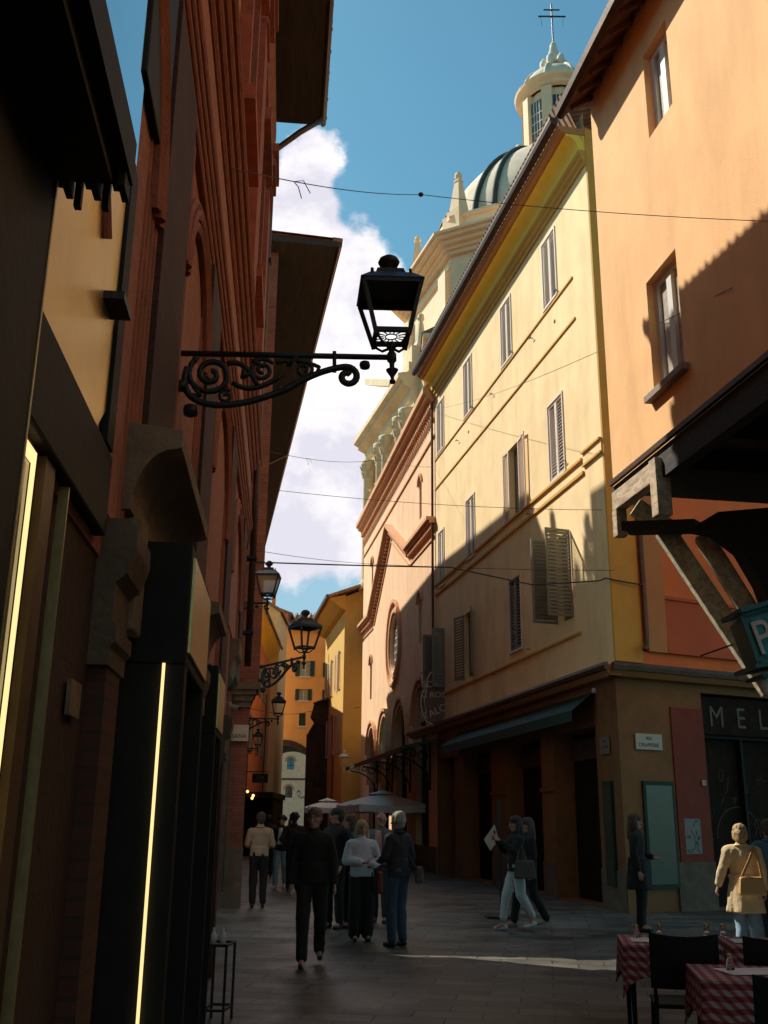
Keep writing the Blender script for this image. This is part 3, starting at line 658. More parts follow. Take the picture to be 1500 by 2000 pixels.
# ================================================================== RIGHT: orange building with the timber jetty
OR = Fr((3.37, 14.0), -.168, 1)
def orange_building():
    t = thing('jettied_building', 'orange plastered building on old timber beams with a red brown eave', 'building', OR.loc, OR.rz)
    w1 = (-2.48, -1.56, 7.15, 8.84); w2 = (-2.75, -2.0, 10.9, 12.3)
    MB().panel(rect(-30, 0, 6.34, 13.22), [rect(*w1), rect(*w2)], 0, .19).build('wall', 'orange', t)
    MB().add([(0, 0, 6.34), (0, -8, 6.34), (0, -8, 12.95), (0, 0, 12.95)], [(0, 1, 2, 3)]).build('far_end_wall', 'orange', t)
    for (x0, x1, z0, z1) in (w1, w2):
        w_ = MB().box(x0, x1, -.20, -.17, z0, z1).build('window', 'darkglass', t)
        f = MB(); f.box(x0, x0 + .10, -.169, -.11, z0, z1); f.box(x1 - .10, x1, -.169, -.11, z0, z1); f.box(x0 + .1, x1 - .1, -.168, -.11, z1 - .09, z1); f.box(x0 + .10, x1 - .10, -.168, -.11, z0, z0 + .08)
        xm = (x0 + x1) / 2; f.box(xm - .07, xm + .07, -.168, -.105, z0 + .08, z1 - .09)
        f.build('frame', 'frame', w_)
        MB().box(x0 + .12, x1 - .12, -.169, -.16, z0 + .1, z1 - .1).build('curtain', 'curtain', w_)
    MB().box(w1[0] - .12, w1[1] + .1, -.28, .11, 7.06, 7.148).build('sill', 'sill', t)
    # eave: sloping boards on rafters, tiles, gutter
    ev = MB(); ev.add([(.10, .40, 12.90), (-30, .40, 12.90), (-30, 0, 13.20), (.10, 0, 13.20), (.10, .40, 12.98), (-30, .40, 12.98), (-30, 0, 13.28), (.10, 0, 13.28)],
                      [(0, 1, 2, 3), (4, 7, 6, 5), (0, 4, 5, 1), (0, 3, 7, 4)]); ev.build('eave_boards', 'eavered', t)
    rf = MB(); x = -.1
    while x > -14: MB().beam((x, 0, 13.14), (x, .37, 12.87), .07, .07).build('rafter', 'eavered', t); x -= .42
    MB().add([(.15, .46, 13.0), (-30, .46, 13.0), (-30, -6, 15.6), (.15, -6, 15.6)], [(0, 1, 2, 3)]).build('roof', 'tiles', t)
    MB().mould([(.41, 12.87), (.48, 12.82), (.56, 12.86), (.58, 12.98), (.41, 12.98)], -30, .14).build('gutter', 'gutter', t)
    # timber jetty: soffit boards, front beam, bracket, struts
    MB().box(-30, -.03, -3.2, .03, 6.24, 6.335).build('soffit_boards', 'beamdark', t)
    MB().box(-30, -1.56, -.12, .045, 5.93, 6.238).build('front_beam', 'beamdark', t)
    MB().beam((-.10, .0, 6.08), (-1.55, .0, 6.08), .16, .28).build('beam_end', 'beam', t, bevel=.012)
    MB().mould([(.035, 6.34), (.09, 6.34), (.09, 6.41), (.035, 6.40)], -30, -.06).build('drip_board', 'gutter', t)
    cb = MB(); x = -1.9
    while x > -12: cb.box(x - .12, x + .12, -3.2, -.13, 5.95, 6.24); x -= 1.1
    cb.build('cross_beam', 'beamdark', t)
    bp = MB(); bp.beam((-.16, .0, 5.94), (-.16, .0, 5.55), .16, .16); bp.build('hanging_post', 'beam', t, bevel=.01)
    bp = MB(); bp.beam((-1.62, .04, 6.2), (-1.62, .04, 5.42), .20, .20); bp.build('hanging_post', 'beam', t, bevel=.01)
    def P(px, py, Y): return OR.loc3(at(px, py, Y))
    MB().beam(P(1222, 1032, 13.9), P(1366, 1028, 13.2), .34, .14).build('lower_tie_beam', 'beamdark', t, bevel=.01)
    MB().beam(P(1240, 990, 14.15), P(1330, 1048, 14.15), .14, .26).build('knee_brace', 'beamgrey', t, bevel=.012)
    MB().beam(P(1296, 1034, 13.9), P(1508, 1352, 13.6), .30, .27).build('front_strut', 'beamgrey', t, bevel=.02)
    MB().beam(P(1372, 1046, 13.4), P(1505, 1260, 13.2), .24, .24).build('back_strut', 'beamgrey', t, bevel=.02)
    br = MB()
    q = [P(1335, 1040, 12.9), P(1385, 1010, 12.9), P(1500, 1000, 12.9), P(1560, 1000, 12.9), P(1560, 1300, 12.9), P(1500, 1235, 12.9), P(1470, 1150, 12.9), P(1432, 1085, 12.9), P(1385, 1050, 12.9)]
    n = len(q); off = Vector((-.25, 0, 0))
    tri = tessellate_polygon([[Vector((p[0], p[2], 0)) if False else Vector((p[1], p[2], 0)) for p in q]])
    br.add([tuple(p) for p in q] + [tuple(Vector(p) + off) for p in q], [tuple(f) for f in tri] + [tuple(n + i for i in f) for f in tri] + [(i, (i + 1) % n, n + (i + 1) % n, n + i) for i in range(n)])
    br.build('curved_bracket', 'beamdark', t)
    # posts standing out of view to the right
    MB().box(-1.3, -.9, -2.5, -2.1, 0, 5.95).build('post', 'beamdark', t, bevel=.02)
    MB().box(-6.6, -6.2, -2.5, -2.1, 0, 5.95).build('post', 'beamdark', t, bevel=.02)
    MB().box(-30, -.4, -3.6, -3.3, 0, 6.2).build('arcade_wall', 'redwall', t)
orange_building()

# ================================================================== pink church
ce = YL.W(14.3, 0)
CH = Fr((ce.x, ce.y), -.1605, 1)
def church():
    t = thing('church', 'pink plastered church with a gabled moulding, round window and arched openings', 'church', CH.loc, CH.rz)
    Lc = 18.2
    arches = [(1.35, 3.65, 5.0), (5.45, 7.75, 4.75), (9.5, 11.7, 4.75), (13.2, 15.3, 4.6)]
    hs = [archp(a, b, .02, zs) for a, b, zs in arches]
    slits = [(2.5, 2.95, 12.7, 14.1), (2.55, 3.1, 7.9, 9.45), (14.8, 15.3, 12.6, 13.9), (14.8, 15.4, 7.2, 8.9)]
    hs += [archp(a, b, z0, z1, n=8) for a, b, z0, z1 in slits]
    rc, rz_, rr = 8.5, 8.85, 1.12
    hs.append([(rc + rr * math.cos(2 * PI * i / 28), rz_ + rr * 1.12 * math.sin(2 * PI * i / 28)) for i in range(28)])
    MB().panel(rect(0, Lc, 0, 16.6), hs, 0, .22).build('wall', 'pink', t)
    MB().add([(Lc, 0, 0), (Lc, -10, 0), (Lc, -10, 16.6), (Lc, 0, 16.6)], [(0, 1, 2, 3)]).build('far_side_wall', 'pink', t)
    MB().add([(0, 0.3, 17.1), (Lc + .1, .3, 17.1), (Lc + .1, -5, 18.8), (0, -5, 18.8)], [(0, 1, 2, 3)]).build('roof', 'tiles', t)
    for a, b, zs in arches:
        r = (b - a) / 2
        w_ = MB().face_xz(archp(a - .02, b + .02, 0, zs), -.24, -.21).build('arched_window', 'darkglass', t)
        g = MB()
        for k in range(1, 5):
            x = a + (b - a) * k / 5; g.box(x - .025, x + .025, -.208, -.17, .5, zs + math.sqrt(max(0, r * r - (x - a - r) ** 2)) - .03)
        for z in (2.0, 3.0, 4.0, 5.0): g.box(a, b, -.208, -.175, z, z + .05)
        g.build('glazing_bars', 'iron', w_)
        m = MB(); archring(m, a + r, r + .12, zs, .10, .001, .10, z0=3.2); m.build('arch_moulding', 'pinktrim', t)
        m = MB(); archring(m, a + r, r + .34, zs, .13, .001, .17, z0=None); m.build('hood_moulding', 'pinktrim', t)
    for a, b, z0, z1 in slits:
        r = (b - a) / 2
        MB().face_xz(archp(a - .02, b + .02, z0 - .01, z1, n=8), -.20, -.18).build('slit_window', 'brickmed', t)
        m = MB(); archring(m, a + r, r + .1, z1, .10, .001, .08, n=10); m.build('slit_hood', 'pinktrim', t)
    # round window
    w_ = MB().face_xz([(rc + (rr + .02) * math.cos(2 * PI * i / 28), rz_ + (rr + .02) * 1.12 * math.sin(2 * PI * i / 28)) for i in range(28)], -.23, -.21).build('round_window', 'darkglass', t)
    g = MB()
    for k in range(-3, 4):
        h = math.sqrt(max(.01, rr * rr - (k * .28) ** 2)); g.box(rc + k * .28 - .02, rc + k * .28 + .02, -.208, -.17, rz_ - h * 1.12, rz_ + h * 1.12)
        g.box(rc - h, rc + h, -.208, -.172, rz_ + k * .31 - .02, rz_ + k * .31 + .02)
    g.build('window_bars', 'frame', w_)
    def ring(r0, r1, d, nm):
        o_ = [(rc + r1 * math.cos(2 * PI * i / 32), rz_ + 1.12 * r1 * math.sin(2 * PI * i / 32)) for i in range(32)]
        i_ = [(rc + r0 * math.cos(2 * PI * i / 32), rz_ + 1.12 * r0 * math.sin(2 * PI * i / 32)) for i in range(32)]
        m = MB(); n = 32
        vs = [(p[0], .001, p[1]) for p in o_] + [(p[0], d, p[1]) for p in o_] + [(p[0], d, p[1]) for p in i_] + [(p[0], .001, p[1]) for p in i_]
        fs = []
        for L_ in range(3):
            for i in range(n): fs.append((L_ * n + i, L_ * n + (i + 1) % n, (L_ + 1) * n + (i + 1) % n, (L_ + 1) * n + i))
        m.add(vs, fs); m.build(nm, 'pinktrim', t)
    ring(rr + .05, rr + .2, .07, 'inner_ring'); ring(rr + .42, rr + .56, .12, 'outer_ring')
    # raked mouldings of the old gable
    pts = [(0, 11.85), (4.75, 11.95), (9.4, 14.25), (14.5, 11.15), (Lc + .1, 11.2)]
    for i in range(4):
        a, b = pts[i], pts[i + 1]
        m = MB(); dx, dz = b[0] - a[0], b[1] - a[1]; l = math.hypot(dx, dz); nx, nz = -dz / l, dx / l
        m.face_xz([a, b, (b[0] + nx * .13, b[1] + nz * .13), (a[0] + nx * .13, a[1] + nz * .13)], .001, .34)
        m.face_xz([(a[0] - nx * .10, a[1] - nz * .10), (b[0] - nx * .10, b[1] - nz * .10), (b[0], b[1]), (a[0], a[1])], .001, .24)
        m.face_xz([(a[0] - nx * .62, a[1] - nz * .62), (b[0] - nx * .62, b[1] - nz * .62), (b[0] - nx * .56, b[1] - nz * .56), (a[0] - nx * .56, a[1] - nz * .56)], .001, .05)
        k = 0.1
        while k < l - .1:
            x, z = a[0] + dx * k / l, a[1] + dz * k / l
            m.face_xz([(x - nx * .30, z - nz * .30), (x - nx * .30 + dx / l * .12, z - nz * .30 + dz / l * .12), (x - nx * .10 + dx / l * .12, z - nz * .10 + dz / l * .12), (x - nx * .10, z - nz * .10)], .001, .17)
            k += .24
        m.build('gable_moulding', 'pinktrim', t)
    # top cornice with dentils and interlaced arcading
    m = MB(); m.mould([(0, 16.42), (.16, 16.42), (.2, 16.52), (.34, 16.56), (.34, 16.66), (.45, 16.72), (.45, 16.95), (0, 17.1)], 0, Lc + .15); m.build('top_cornice', 'pinktrim', t)
    x = .1
    while x < Lc:
        MB().box(x, x + .13, 0.001, .17, 16.2, 16.415).build('dentil', 'pinktrim', t); x += .27
    d = MB(); x = .15
    while x < Lc - .3:
        c_ = x + .27
        d.tube([(c_ + .27 * math.cos(PI * i / 6), .03, 15.62 + .42 * math.sin(PI * i / 6)) for i in range(7)], .035, 5); x += .27
    d.build('interlaced_arcading', 'pinktrim', t)
    MB().box(0, Lc, .001, .06, 15.05, 15.12).build('string_course', 'pinktrim', t)
    MB().box(0, Lc, .001, .05, 0, .8).build('plinth', 'plinth', t)
    MB().box(0, Lc, -9, -8.8, 0, 16).build('rear_wall', 'pink', t)
    MB().tube([(.12, .09, 16.4), (.12, .09, 5)], .045).build('downpipe', 'gutter', t)
    # statue-like relief between the far arches (small stone figure on the wall)
    MB().lathe([(0, 1.25), (.07, 1.2), (.09, 1.1), (.06, 1.02), (.16, .92), (.13, .6), (.17, .3), (.2, 0), (0, 0)], (8.62, .16, 4.35), 12).build('stone_relief', 'scrollrim', t, True)
    br = MB(); br.box(8.42, 8.82, 0, .3, 4.2, 4.35); br.build('relief_bracket', 'pinktrim', t)
church()

def glass_canopy():
    t = thing('glass_canopy', 'long teal glass canopy on curved iron brackets along the pink church', 'canopy', CH.loc, CH.rz)
    z0 = 4.15
    MB().add([(-1.0, .02, z0), (13, .02, z0), (13, 1.35, z0 - .32), (-1.0, 1.35, z0 - .32), (-1.0, .02, z0 + .02), (13, .02, z0 + .02), (13, 1.35, z0 - .30), (-1.0, 1.35, z0 - .30)],
             [(0, 3, 2, 1), (4, 5, 6, 7), (0, 1, 5, 4), (1, 2, 6, 5), (2, 3, 7, 6), (3, 0, 4, 7)]).build('glass_roof', 'teal', t)
    f = MB(); f.box(-1.05, 13.05, 1.35, 1.41, z0 - .42, z0 - .27)
    x = -1.0
    while x <= 13.01: f.beam((x, .02, z0 + .04), (x, 1.37, z0 - .27), .04, .05); x += 1.0
    f.build('frame', 'iron', t)
    for x in (1.0, 4.6, 8.6, 12.6):
        b = MB(); b.tube([(x, .03, z0 - .05), (x, .03, 2.6)], .035, 6)
        b.tube([(x, .05 + 1.2 * (1 - math.cos(a / 8 * PI / 2)), 2.65 + 1.05 * math.sin(a / 8 * PI / 2)) for a in range(9)], .028, 6)
        for (cy, cz, r) in ((.28, 3.75, .16), (.62, 3.82, .11), (.9, 3.84, .07)):
            b.tube([(x, cy + r * math.cos(a / 12 * 2 * PI), cz + r * math.sin(a / 12 * 2 * PI)) for a in range(13)], .02, 5)
        b.build('bracket', 'iron', t)
glass_canopy()

# ================================================================== baroque facade and dome behind
def baroque():
    FB = Fr((1.62, 45.2), -.26, 1)
    t = thing('baroque_facade', 'cream stone church front with clustered columns and a broken pediment above the pink wall', 'church', FB.loc, FB.rz)
    MB().box(0, 9.4, -8, 0, 0, 22.6).build('wall', 'stone', t)
    prof = [(0, 20.9), (.25, 20.9), (.25, 21.3), (.4, 21.35), (.4, 21.75), (.8, 21.95), (.8, 22.1), (1.05, 22.25), (1.05, 22.5), (0, 22.75)]
    MB().mould(prof, -.1, 9.5).build('entablature', 'stone', t)
    MB().mould([(0, 20.9), (-6, 20.9), (-6, 22.7), (0, 22.7)], -.9, -.1).build('entablature_return', 'stone', t)
    m = MB()
    m.prism([(2.0, 22.7), (7.2, 25.0), (7.2, 25.4), (1.6, 22.9)], 0, 1.0, lambda p, q: (p[0], q, p[1])); m.build('broken_pediment', 'stone', t)
    m = MB(); m.box(-.05, 1.2, -1.2, .5, 22.76, 23.2); m.box(.1, 1.0, -1.0, .3, 23.2, 24.2); m.lathe([(.5, 0), (.3, .4), (.12, 1.6), (.2, 1.75), (.16, 1.95), (0, 2.1)], (.55, -.3, 24.2), 8)
    m.build('pinnacle', 'stone', t)
    for (x, zb) in ((.6, 13.5), (1.75, 13.5), (4.4, 13.5), (5.6, 13.5), (8.4, 13.5)):
        c = MB().lathe([(.5, 0), (.5, .3), (.40, .45), (.38, .6), (.33, 6.2), (.36, 6.25), (.33, 6.4), (.42, 6.7), (.40, 6.85), (.46, 7.15), (.48, 7.3), (.48, 7.38), (0, 7.38)], (x, .36, zb), 16).build('column', 'stone', t, True)
        k = MB()
        for i in range(8):
            a = i * PI / 4
            k.beam((x + .36 * math.cos(a), .36 + .36 * math.sin(a), zb + 6.42), (x + .52 * math.cos(a), .36 + .46 * math.sin(a), zb + 6.75), .16, .05)
            k.beam((x + .38 * math.cos(a + .4), .36 + .38 * math.sin(a + .4), zb + 6.75), (x + .60 * math.cos(a + .4), .36 + .50 * math.sin(a + .4), zb + 7.12), .16, .05)
        k.build('capital_leaves', 'stone', c)
    m = MB()
    for x in (2.9, 7.3): m.face_xz(archp(x - .6, x + .6, 14, 18.4), .0, .12)
    m.build('niche_frame', 'stone', t)
    # carved swags
    rnd = random.Random(2)
    for x0 in (2.9, 7.3):
        g = MB()
        for i in range(26):
            g.lathe([(0, -.12), (.11, -.05), (.12, .05), (0, .12)], (x0 + (rnd.random() - .5) * 1.3, .25 + rnd.random() * .25, 16.6 + rnd.random() * 2.6), 6)
        g.build('carved_ornament', 'stone', t, True)
baroque()

def dome():
    cx, cy = 10.0, 50.0
    t = thing('domed_tower', 'tall cream domed tower of a church with a lantern and a double cross', 'dome', (cx, cy, 0))
    # block below the dome: a corner with pilaster towards the viewer
    A = at(880, 470, 44.3)
    A = Vector((A.x - cx, A.y - cy, 0))
    zc = at(880, 470, 44.3).z
    # octagon with one corner at A
    Rc = A.length; a0 = math.atan2(A.y, A.x)
    octo = [(Rc * math.cos(a0 + i * PI / 4), Rc * math.sin(a0 + i * PI / 4)) for i in range(8)]
    def ring(k): return [(p[0] * k, p[1] * k) for p in octo]
    MB().slabz(ring(1), 0, zc - 1.6).build('drum_wall', 'domestone', t)
    m = MB(); z = zc - 1.6
    for (k, h) in ((1.015, .3), (1.0, .35), (1.03, .2), (1.05, .2), (1.08, .22), (1.11, .2), (1.13, .13)):
        m.slabz(ring(k), z + .002, z + h); z += h
    m.build('main_cornice', 'domestone', t)
    zt = z
    m = MB(); m.slabz(ring(.99), zt + .002, zt + 1.2); m.slabz(ring(1.01), zt + 1.202, zt + 1.38); m.build('parapet', 'domestone', t)
    # pilasters and arched recess mouldings on the facets
    for i in range(8):
        p, q = Vector(octo[i]), Vector(octo[(i + 1) % 8]); mid = (p + q) / 2; nrm = mid.normalized(); tg = (q - p).normalized(); L_ = (q - p).length
        def xf(v, p=p, tg=tg, nrm=nrm): w_ = p + tg * v[0] + nrm * v[1]; return (w_.x, w_.y, v[2])
        fl = math.hypot(*(q - p))
        m = MB(xf)
        dd = .02
        m.box(.1, 1.1, dd - .2, .28, 0, zc - 1.65); m.box(fl - 1.1, fl - .1, dd - .2, .28, 0, zc - 1.65); m.build('pilaster', 'domestone', t)
        m = MB(xf); archring(m, fl / 2, fl * .24, zc - 6.0, .25, -.1, .22, z0=zc - 9); archring(m, fl / 2, fl * .24 + .45, zc - 6.0, .14, -.1, .30, z0=zc - 9); m.build('arch_moulding', 'domestone', t)
        m = MB(xf); m.box(-.1, fl + .1, -.2, .5, zc - 9.6, zc - 9.2); m.box(-.1, fl + .1, -.2, .32, zc - 10.0, zc - 9.6); m.build('string_course', 'domestone', t)
        # pinnacle on each corner of the parapet
        P = octo[i]; k = .93
        ob = MB(); px_, py_ = P[0] * k, P[1] * k
        an = math.atan2(P[1], P[0])
        def xo(v, px_=px_, py_=py_, an=an): return (px_ + v[0] * math.cos(an) - v[1] * math.sin(an), py_ + v[0] * math.sin(an) + v[1] * math.cos(an), v[2])
        ob = MB(xo); z1 = zt + 1.38
        ob.box(-.6, .6, -.6, .6, zt + .003, z1 + .15); ob.box(-.45, .45, -.45, .45, z1 + .15, z1 + .5)
        ob.hexa([(-.36, -.36, z1 + .5), (.36, -.36, z1 + .5), (.36, .36, z1 + .5), (-.36, .36, z1 + .5)], [(-.15, -.15, z1 + 2.3), (.15, -.15, z1 + 2.3), (.15, .15, z1 + 2.3), (-.15, .15, z1 + 2.3)])
        ob.box(-.18, .18, -.18, .18, z1 + 2.3, z1 + 2.4)
        ob.lathe([(.08, 0), (.18, .12), (.21, .27), (.15, .45), (0, .55)], (0, 0, z1 + 2.4), 12)
        ob.build('pinnacle', 'domestone', t)
    # dome shell
    zb = zt + 1.0
    Rd = 7.3; Hd = 7.1
    prof = [(Rd + .35, 0), (Rd + .35, .5), (Rd, .5)] + [(Rd * math.cos(i / 16 * PI / 2 * .86), .5 + Hd * math.sin(i / 16 * PI / 2 * .86)) for i in range(17)]
    MB().lathe(prof, (0, 0, zb), 64).build('dome_shell', 'lead', t, True)
    ztop = zb + prof[-1][1]; rtop = prof[-1][0]
    for k in range(8):
        a = a0 + k * PI / 4 + .12
        for off in (-.085, .085):
            m = MB(); pts = []
            for i in range(15):
                th = i / 14 * PI / 2 * .86
                r = (Rd + .10) * math.cos(th); zz = zb + .5 + (Hd + .08) * math.sin(th)
                aa = a + off * (0.55 + .45 * math.cos(th)); pts.append((r * math.cos(aa), r * math.sin(aa), zz))
            m.tube(pts, [.16 - .07 * i / 14 for i in range(15)], 6); m.build('dome_rib', 'copper', t, True)
    # lantern
    lt = MB()
    rl = 2.0
    lt.lathe([(rtop + .3, -.3), (rl + .5, .1), (rl + .5, .35), (rl + .2, .4), (rl + .2, .7), (0, .7)], (0, 0, ztop), 32); lt.build('lantern_base', 'domestone', t)
    zl = ztop + .7
    MB().lathe([(rl - .25, 0), (rl - .25, 3.6)], (0, 0, zl), 16).build('lantern_core', 'domestone', t)
    for k in range(8):
        a = k * PI / 4 + .33
        m = MB(lambda v, a=a: (v[0] * math.cos(a) - v[1] * math.sin(a), v[0] * math.sin(a) + v[1] * math.cos(a), v[2]))
        m.box(rl - .3, rl + .06, -.30, .30, zl, zl + 3.6); m.build('lantern_pilaster', 'domestone', t)
        a2 = a + PI / 8
        m = MB(lambda v, a=a2: (v[0] * math.cos(a) - v[1] * math.sin(a), v[0] * math.sin(a) + v[1] * math.cos(a), v[2]))
        m.box(rl - .26, rl - .17, -.40, .40, zl + .35, zl + 3.0); w_ = m.build('lantern_window', 'darkglass', t)
        m = MB(lambda v, a=a2: (v[0] * math.cos(a) - v[1] * math.sin(a), v[0] * math.sin(a) + v[1] * math.cos(a), v[2]))
        for yy in (-.2, 0, .2): m.box(rl - .17, rl - .14, yy - .02, yy + .02, zl + .35, zl + 3.0)
        for zz in (.9, 1.5, 2.1): m.box(rl - .17, rl - .145, -.4, .4, zl + zz, zl + zz + .05)
        m.build('window_bars', 'leadtrim', w_)
        sc = MB(lambda v, a=a: (v[0] * math.cos(a) - v[1] * math.sin(a), v[0] * math.sin(a) + v[1] * math.cos(a), v[2]))
        sc.lathe([(.22, 0), (.3, .15), (.14, .4), (.24, .65), (.2, .85), (0, .95)], (rl + .55, 0, ztop + .05), 10); sc.build('lantern_urn', 'domestone', t, True)
    z = zl + 3.6
    MB().lathe([(rl - .1, 0), (rl + .15, .12), (rl + .15, .3), (rl + .4, .42), (rl + .45, .6), (rl, .68), (0, .7)], (0, 0, z), 32).build('lantern_cornice', 'domestone', t)
    z += .68
    pr = [(rl * 1.0 * math.cos(i / 10 * PI / 2 * .85), 1.75 * math.sin(i / 10 * PI / 2 * .85)) for i in range(11)]
    MB().lathe(pr, (0, 0, z), 32).build('lantern_dome', 'lead', t, True)
    for k in range(8):
        a = k * PI / 4 + .33
        MB().tube([(1.02 * p[0] * math.cos(a), 1.02 * p[0] * math.sin(a), z + p[1] * 1.02) for p in pr], .10, 6).build('lantern_rib', 'leadtrim', t, True)
    z += pr[-1][1]
    m = MB().lathe([(.75, -.1), (.8, .1), (.45, .35), (.5, .7), (.42, .8), (.3, 1.2), (.34, 1.4), (.2, 1.9), (.22, 2.05), (.1, 2.3), (0, 2.35)], (0, 0, z), 16).build('finial', 'leadtrim', t, True)
    for k in range(6):
        a = k * PI / 3
        MB().lathe([(.12, 0), (.26, .3), (.22, .6), (.1, .8), (0, .85)], (.62 * math.cos(a), .62 * math.sin(a), z + .2), 8).build('finial_ball', 'leadtrim', t, True)
    z += 2.3
    m = MB(); m.tube([(0, 0, z), (0, 0, z + 2.9)], .05, 6); m.tube([(-.85, 0, z + 1.95), (.85, 0, z + 1.95)], .05, 6); m.tube([(-.5, 0, z + 2.45), (.5, 0, z + 2.45)], .045, 6)
    for x in (-.7, .7): m.tube([(x, 0, z + 1.95), (x * .9, 0, z + 1.2)], .015, 4)
    m.build('double_cross', 'iron', t)
    # lower body stepping down to the church
    q = at(838, 648, 42.5); bx, by, bz = q.x - cx, 42.5 - cy, q.z
    MB().box(bx, -4.0, by, 6, 0, bz - .8).build('lower_block', 'domestone', t)
    m = MB(); m.box(bx - .12, -3.9, by - .12, 6.1, bz - .798, bz - .45); m.box(bx - .3, -3.8, by - .3, 6.2, bz - .448, bz - .2); m.build('lower_cornice', 'domestone', t)
    m = MB(); m.add([(bx - .35, by - .35, bz - .198), (-3.7, by - .35, bz + 2.2), (-3.7, 6.3, bz + 2.2), (bx - .35, 6.3, bz - .198), (-3.7, by - .35, bz - .198)], [(0, 1, 2, 3), (0, 1, 4)]); m.build('lower_roof', 'tiles', t)
dome()

# ================================================================== LEFT: terracotta palazzo with shops
LP = Fr((-.74 - .0947 * 15.8, 15.8), -.0947, -1)
def palazzo():
    t = thing('terracotta_palazzo', 'tall terracotta palazzo with moulded cornices and dark shopfronts filling the left side', 'building', LP.loc, LP.rz)
    L0, L1 = 0.0, 24.0
    # lower wall, dark; upper wall terracotta; top orange plaster
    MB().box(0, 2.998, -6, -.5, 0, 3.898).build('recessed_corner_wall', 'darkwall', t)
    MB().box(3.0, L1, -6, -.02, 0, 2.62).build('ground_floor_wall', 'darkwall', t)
    MB().box(3.0, L1, -6, -.01, 2.622, 3.898).build('wall', 'terra', t)
    MB().box(L0, L1, -6, -.01, 3.9, 6.0).build('wall', 'terra', t)
    m = MB(); m.mould([(-.5, 3.2), (-.1, 3.25), (.02, 3.4), (.06, 3.6), (.12, 3.66), (.12, 3.86), (-.5, 3.895)], 2.2, 2.98); m.build('corner_console', 'hood', t, bevel=.02)
    m = MB(); m.mould([(-.5, 3.5), (-.1, 3.52), (.0, 3.6), (.02, 3.8), (-.5, 3.895)], .2, 2.1); m.build('corner_console', 'plinth', t, bevel=.02)
    MB().box(L0 - .0, L1, -6, -.012, 6.002, 13.995).build('upper_wall', 'orangestrip', t)
    # two bundles of cornice mouldings
    def bundle(z, zs, dmax, nm, mt='mould'):
        m = MB(); pr = [(-.01, z)]
        zz = z; d = 0.02
        n = 4
        for i in range(n):
            d = .02 + (dmax - .02) * (i + 1) / n
            pr += [(d - dmax / n * .45, zz + .01), (d, zz + zs / n * .35), (d, zz + zs / n * .8)]; zz += zs / n
            pr += [(d - .012, zz)]
        pr += [(dmax, z + zs), (-.01, z + zs + .12)]
        m.mould(pr, L0 - .12, L1).build(nm, mt, t)
    bundle(5.85, .32, .10, 'first_cornice')
    bundle(6.98, .42, .20, 'second_cornice')
    MB().box(L0, L1, -.012, .03, 6.3, 6.975).build('frieze', 'terrapanel', t)
    MB().mould([(.0, 13.3), (.06, 13.3), (.06, 13.5), (.16, 13.7), (.16, 13.9), (0, 13.9)], L0 - .05, L1).build('top_cornice', 'mould', t)
    # pilasters with moulded edges and capitals
    for i, s in enumerate((1.3, 4.9, 8.35, 11.05, 14.8)):
        a, b = s - .46, s + .46
        zz0 = 3.92 if s < 3 else 2.75
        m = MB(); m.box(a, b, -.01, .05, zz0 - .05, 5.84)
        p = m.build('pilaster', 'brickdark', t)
        fl = MB()
        for k in range(4):
            for sg in (-1, 1):
                x = s + sg * (.53 + .085 * k)
                fl.tube([(x, .006 - .004 * k, zz0), (x, .006 - .004 * k, 5.84)], .026, 6)
        fl.build('jamb_moulding', 'mould', p)
        if i not in (0, 1): continue
        u = MB(); u.box(a + .1, b - .1, -.01, .16, 7.9, 11.9); u2 = u.build('upper_pilaster', 'mould', t)
        c = MB(); c.box(a + .02, b - .02, -.01, .24, 11.9, 12.02); c.box(a + .06, b - .06, -.01, .20, 12.02, 12.14); c.box(a - .04, b + .04, -.01, .28, 12.14, 12.28); c.box(a + .1, b - .1, -.01, .19, 11.5, 11.58); c.build('capital', 'mould', u2)
    # arch mouldings and rose panels between the pilasters
    bays = [(1.95, 4.25), (5.55, 7.7), (9.0, 10.4), (11.75, 14.1)]
    for i, (a, b) in enumerate(bays):
        c = (a + b) / 2; r = (b - a) / 2
        MB().face_xz(archp(a, b, 3.92 if a < 3 else 2.8, 5.5 - r * .9, k=.9), -.02, .005).build('arched_panel', 'terrapanel', t)
        for j, (rr, d) in enumerate(((r + .02, .07), (r + .10, .10), (r + .17, .06))):
            m = MB(); m.tube([(c + rr * math.cos(PI * q / 20), d * .4, 5.45 - r * .9 + .9 * rr * math.sin(PI * q / 20)) for q in range(21)], .036, 6)
            m.build('arch_moulding', 'mould', t)
    # upper windows with frames, seen edge on
    for c in (3.1, 6.6, 10.0, 13.2):
        w_ = MB().box(c - .5, c + .5, -.01, .02, 8.9, 11.0).build('upper_window', 'darkglass', t)
        m = MB(); m.box(c - .68, c - .5, -.01, .12, 8.8, 11.1); m.box(c + .5, c + .68, -.01, .12, 8.8, 11.1); m.box(c - .8, c + .8, -.01, .22, 11.1, 11.3); m.box(c - .75, c + .75, -.01, .20, 8.62, 8.8); m.build('window_frame', 'mould', w_)
    # eave and roof
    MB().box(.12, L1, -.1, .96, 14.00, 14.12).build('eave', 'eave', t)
    MB().add([(.08, 1.0, 14.14), (L1, 1.0, 14.14), (L1, -6, 15.9), (.08, -6, 15.9)], [(0, 1, 2, 3)]).build('roof', 'tiles', t)
    tl = MB(); s = .16
    while s < L1: tl.tube([(s, .9, 14.15), (s, 1.08 + .012 * math.sin(s * 11), 14.14)], .032 + .008 * math.sin(s * 37), 8); s += .17
    tl.build('tile_ends', 'tiles', t)
    MB().mould([(.97, 14.02), (1.02, 13.97), (1.07, 14.02), (1.08, 14.12), (.97, 14.12)], .1, L1).build('gutter', 'gutter', t)
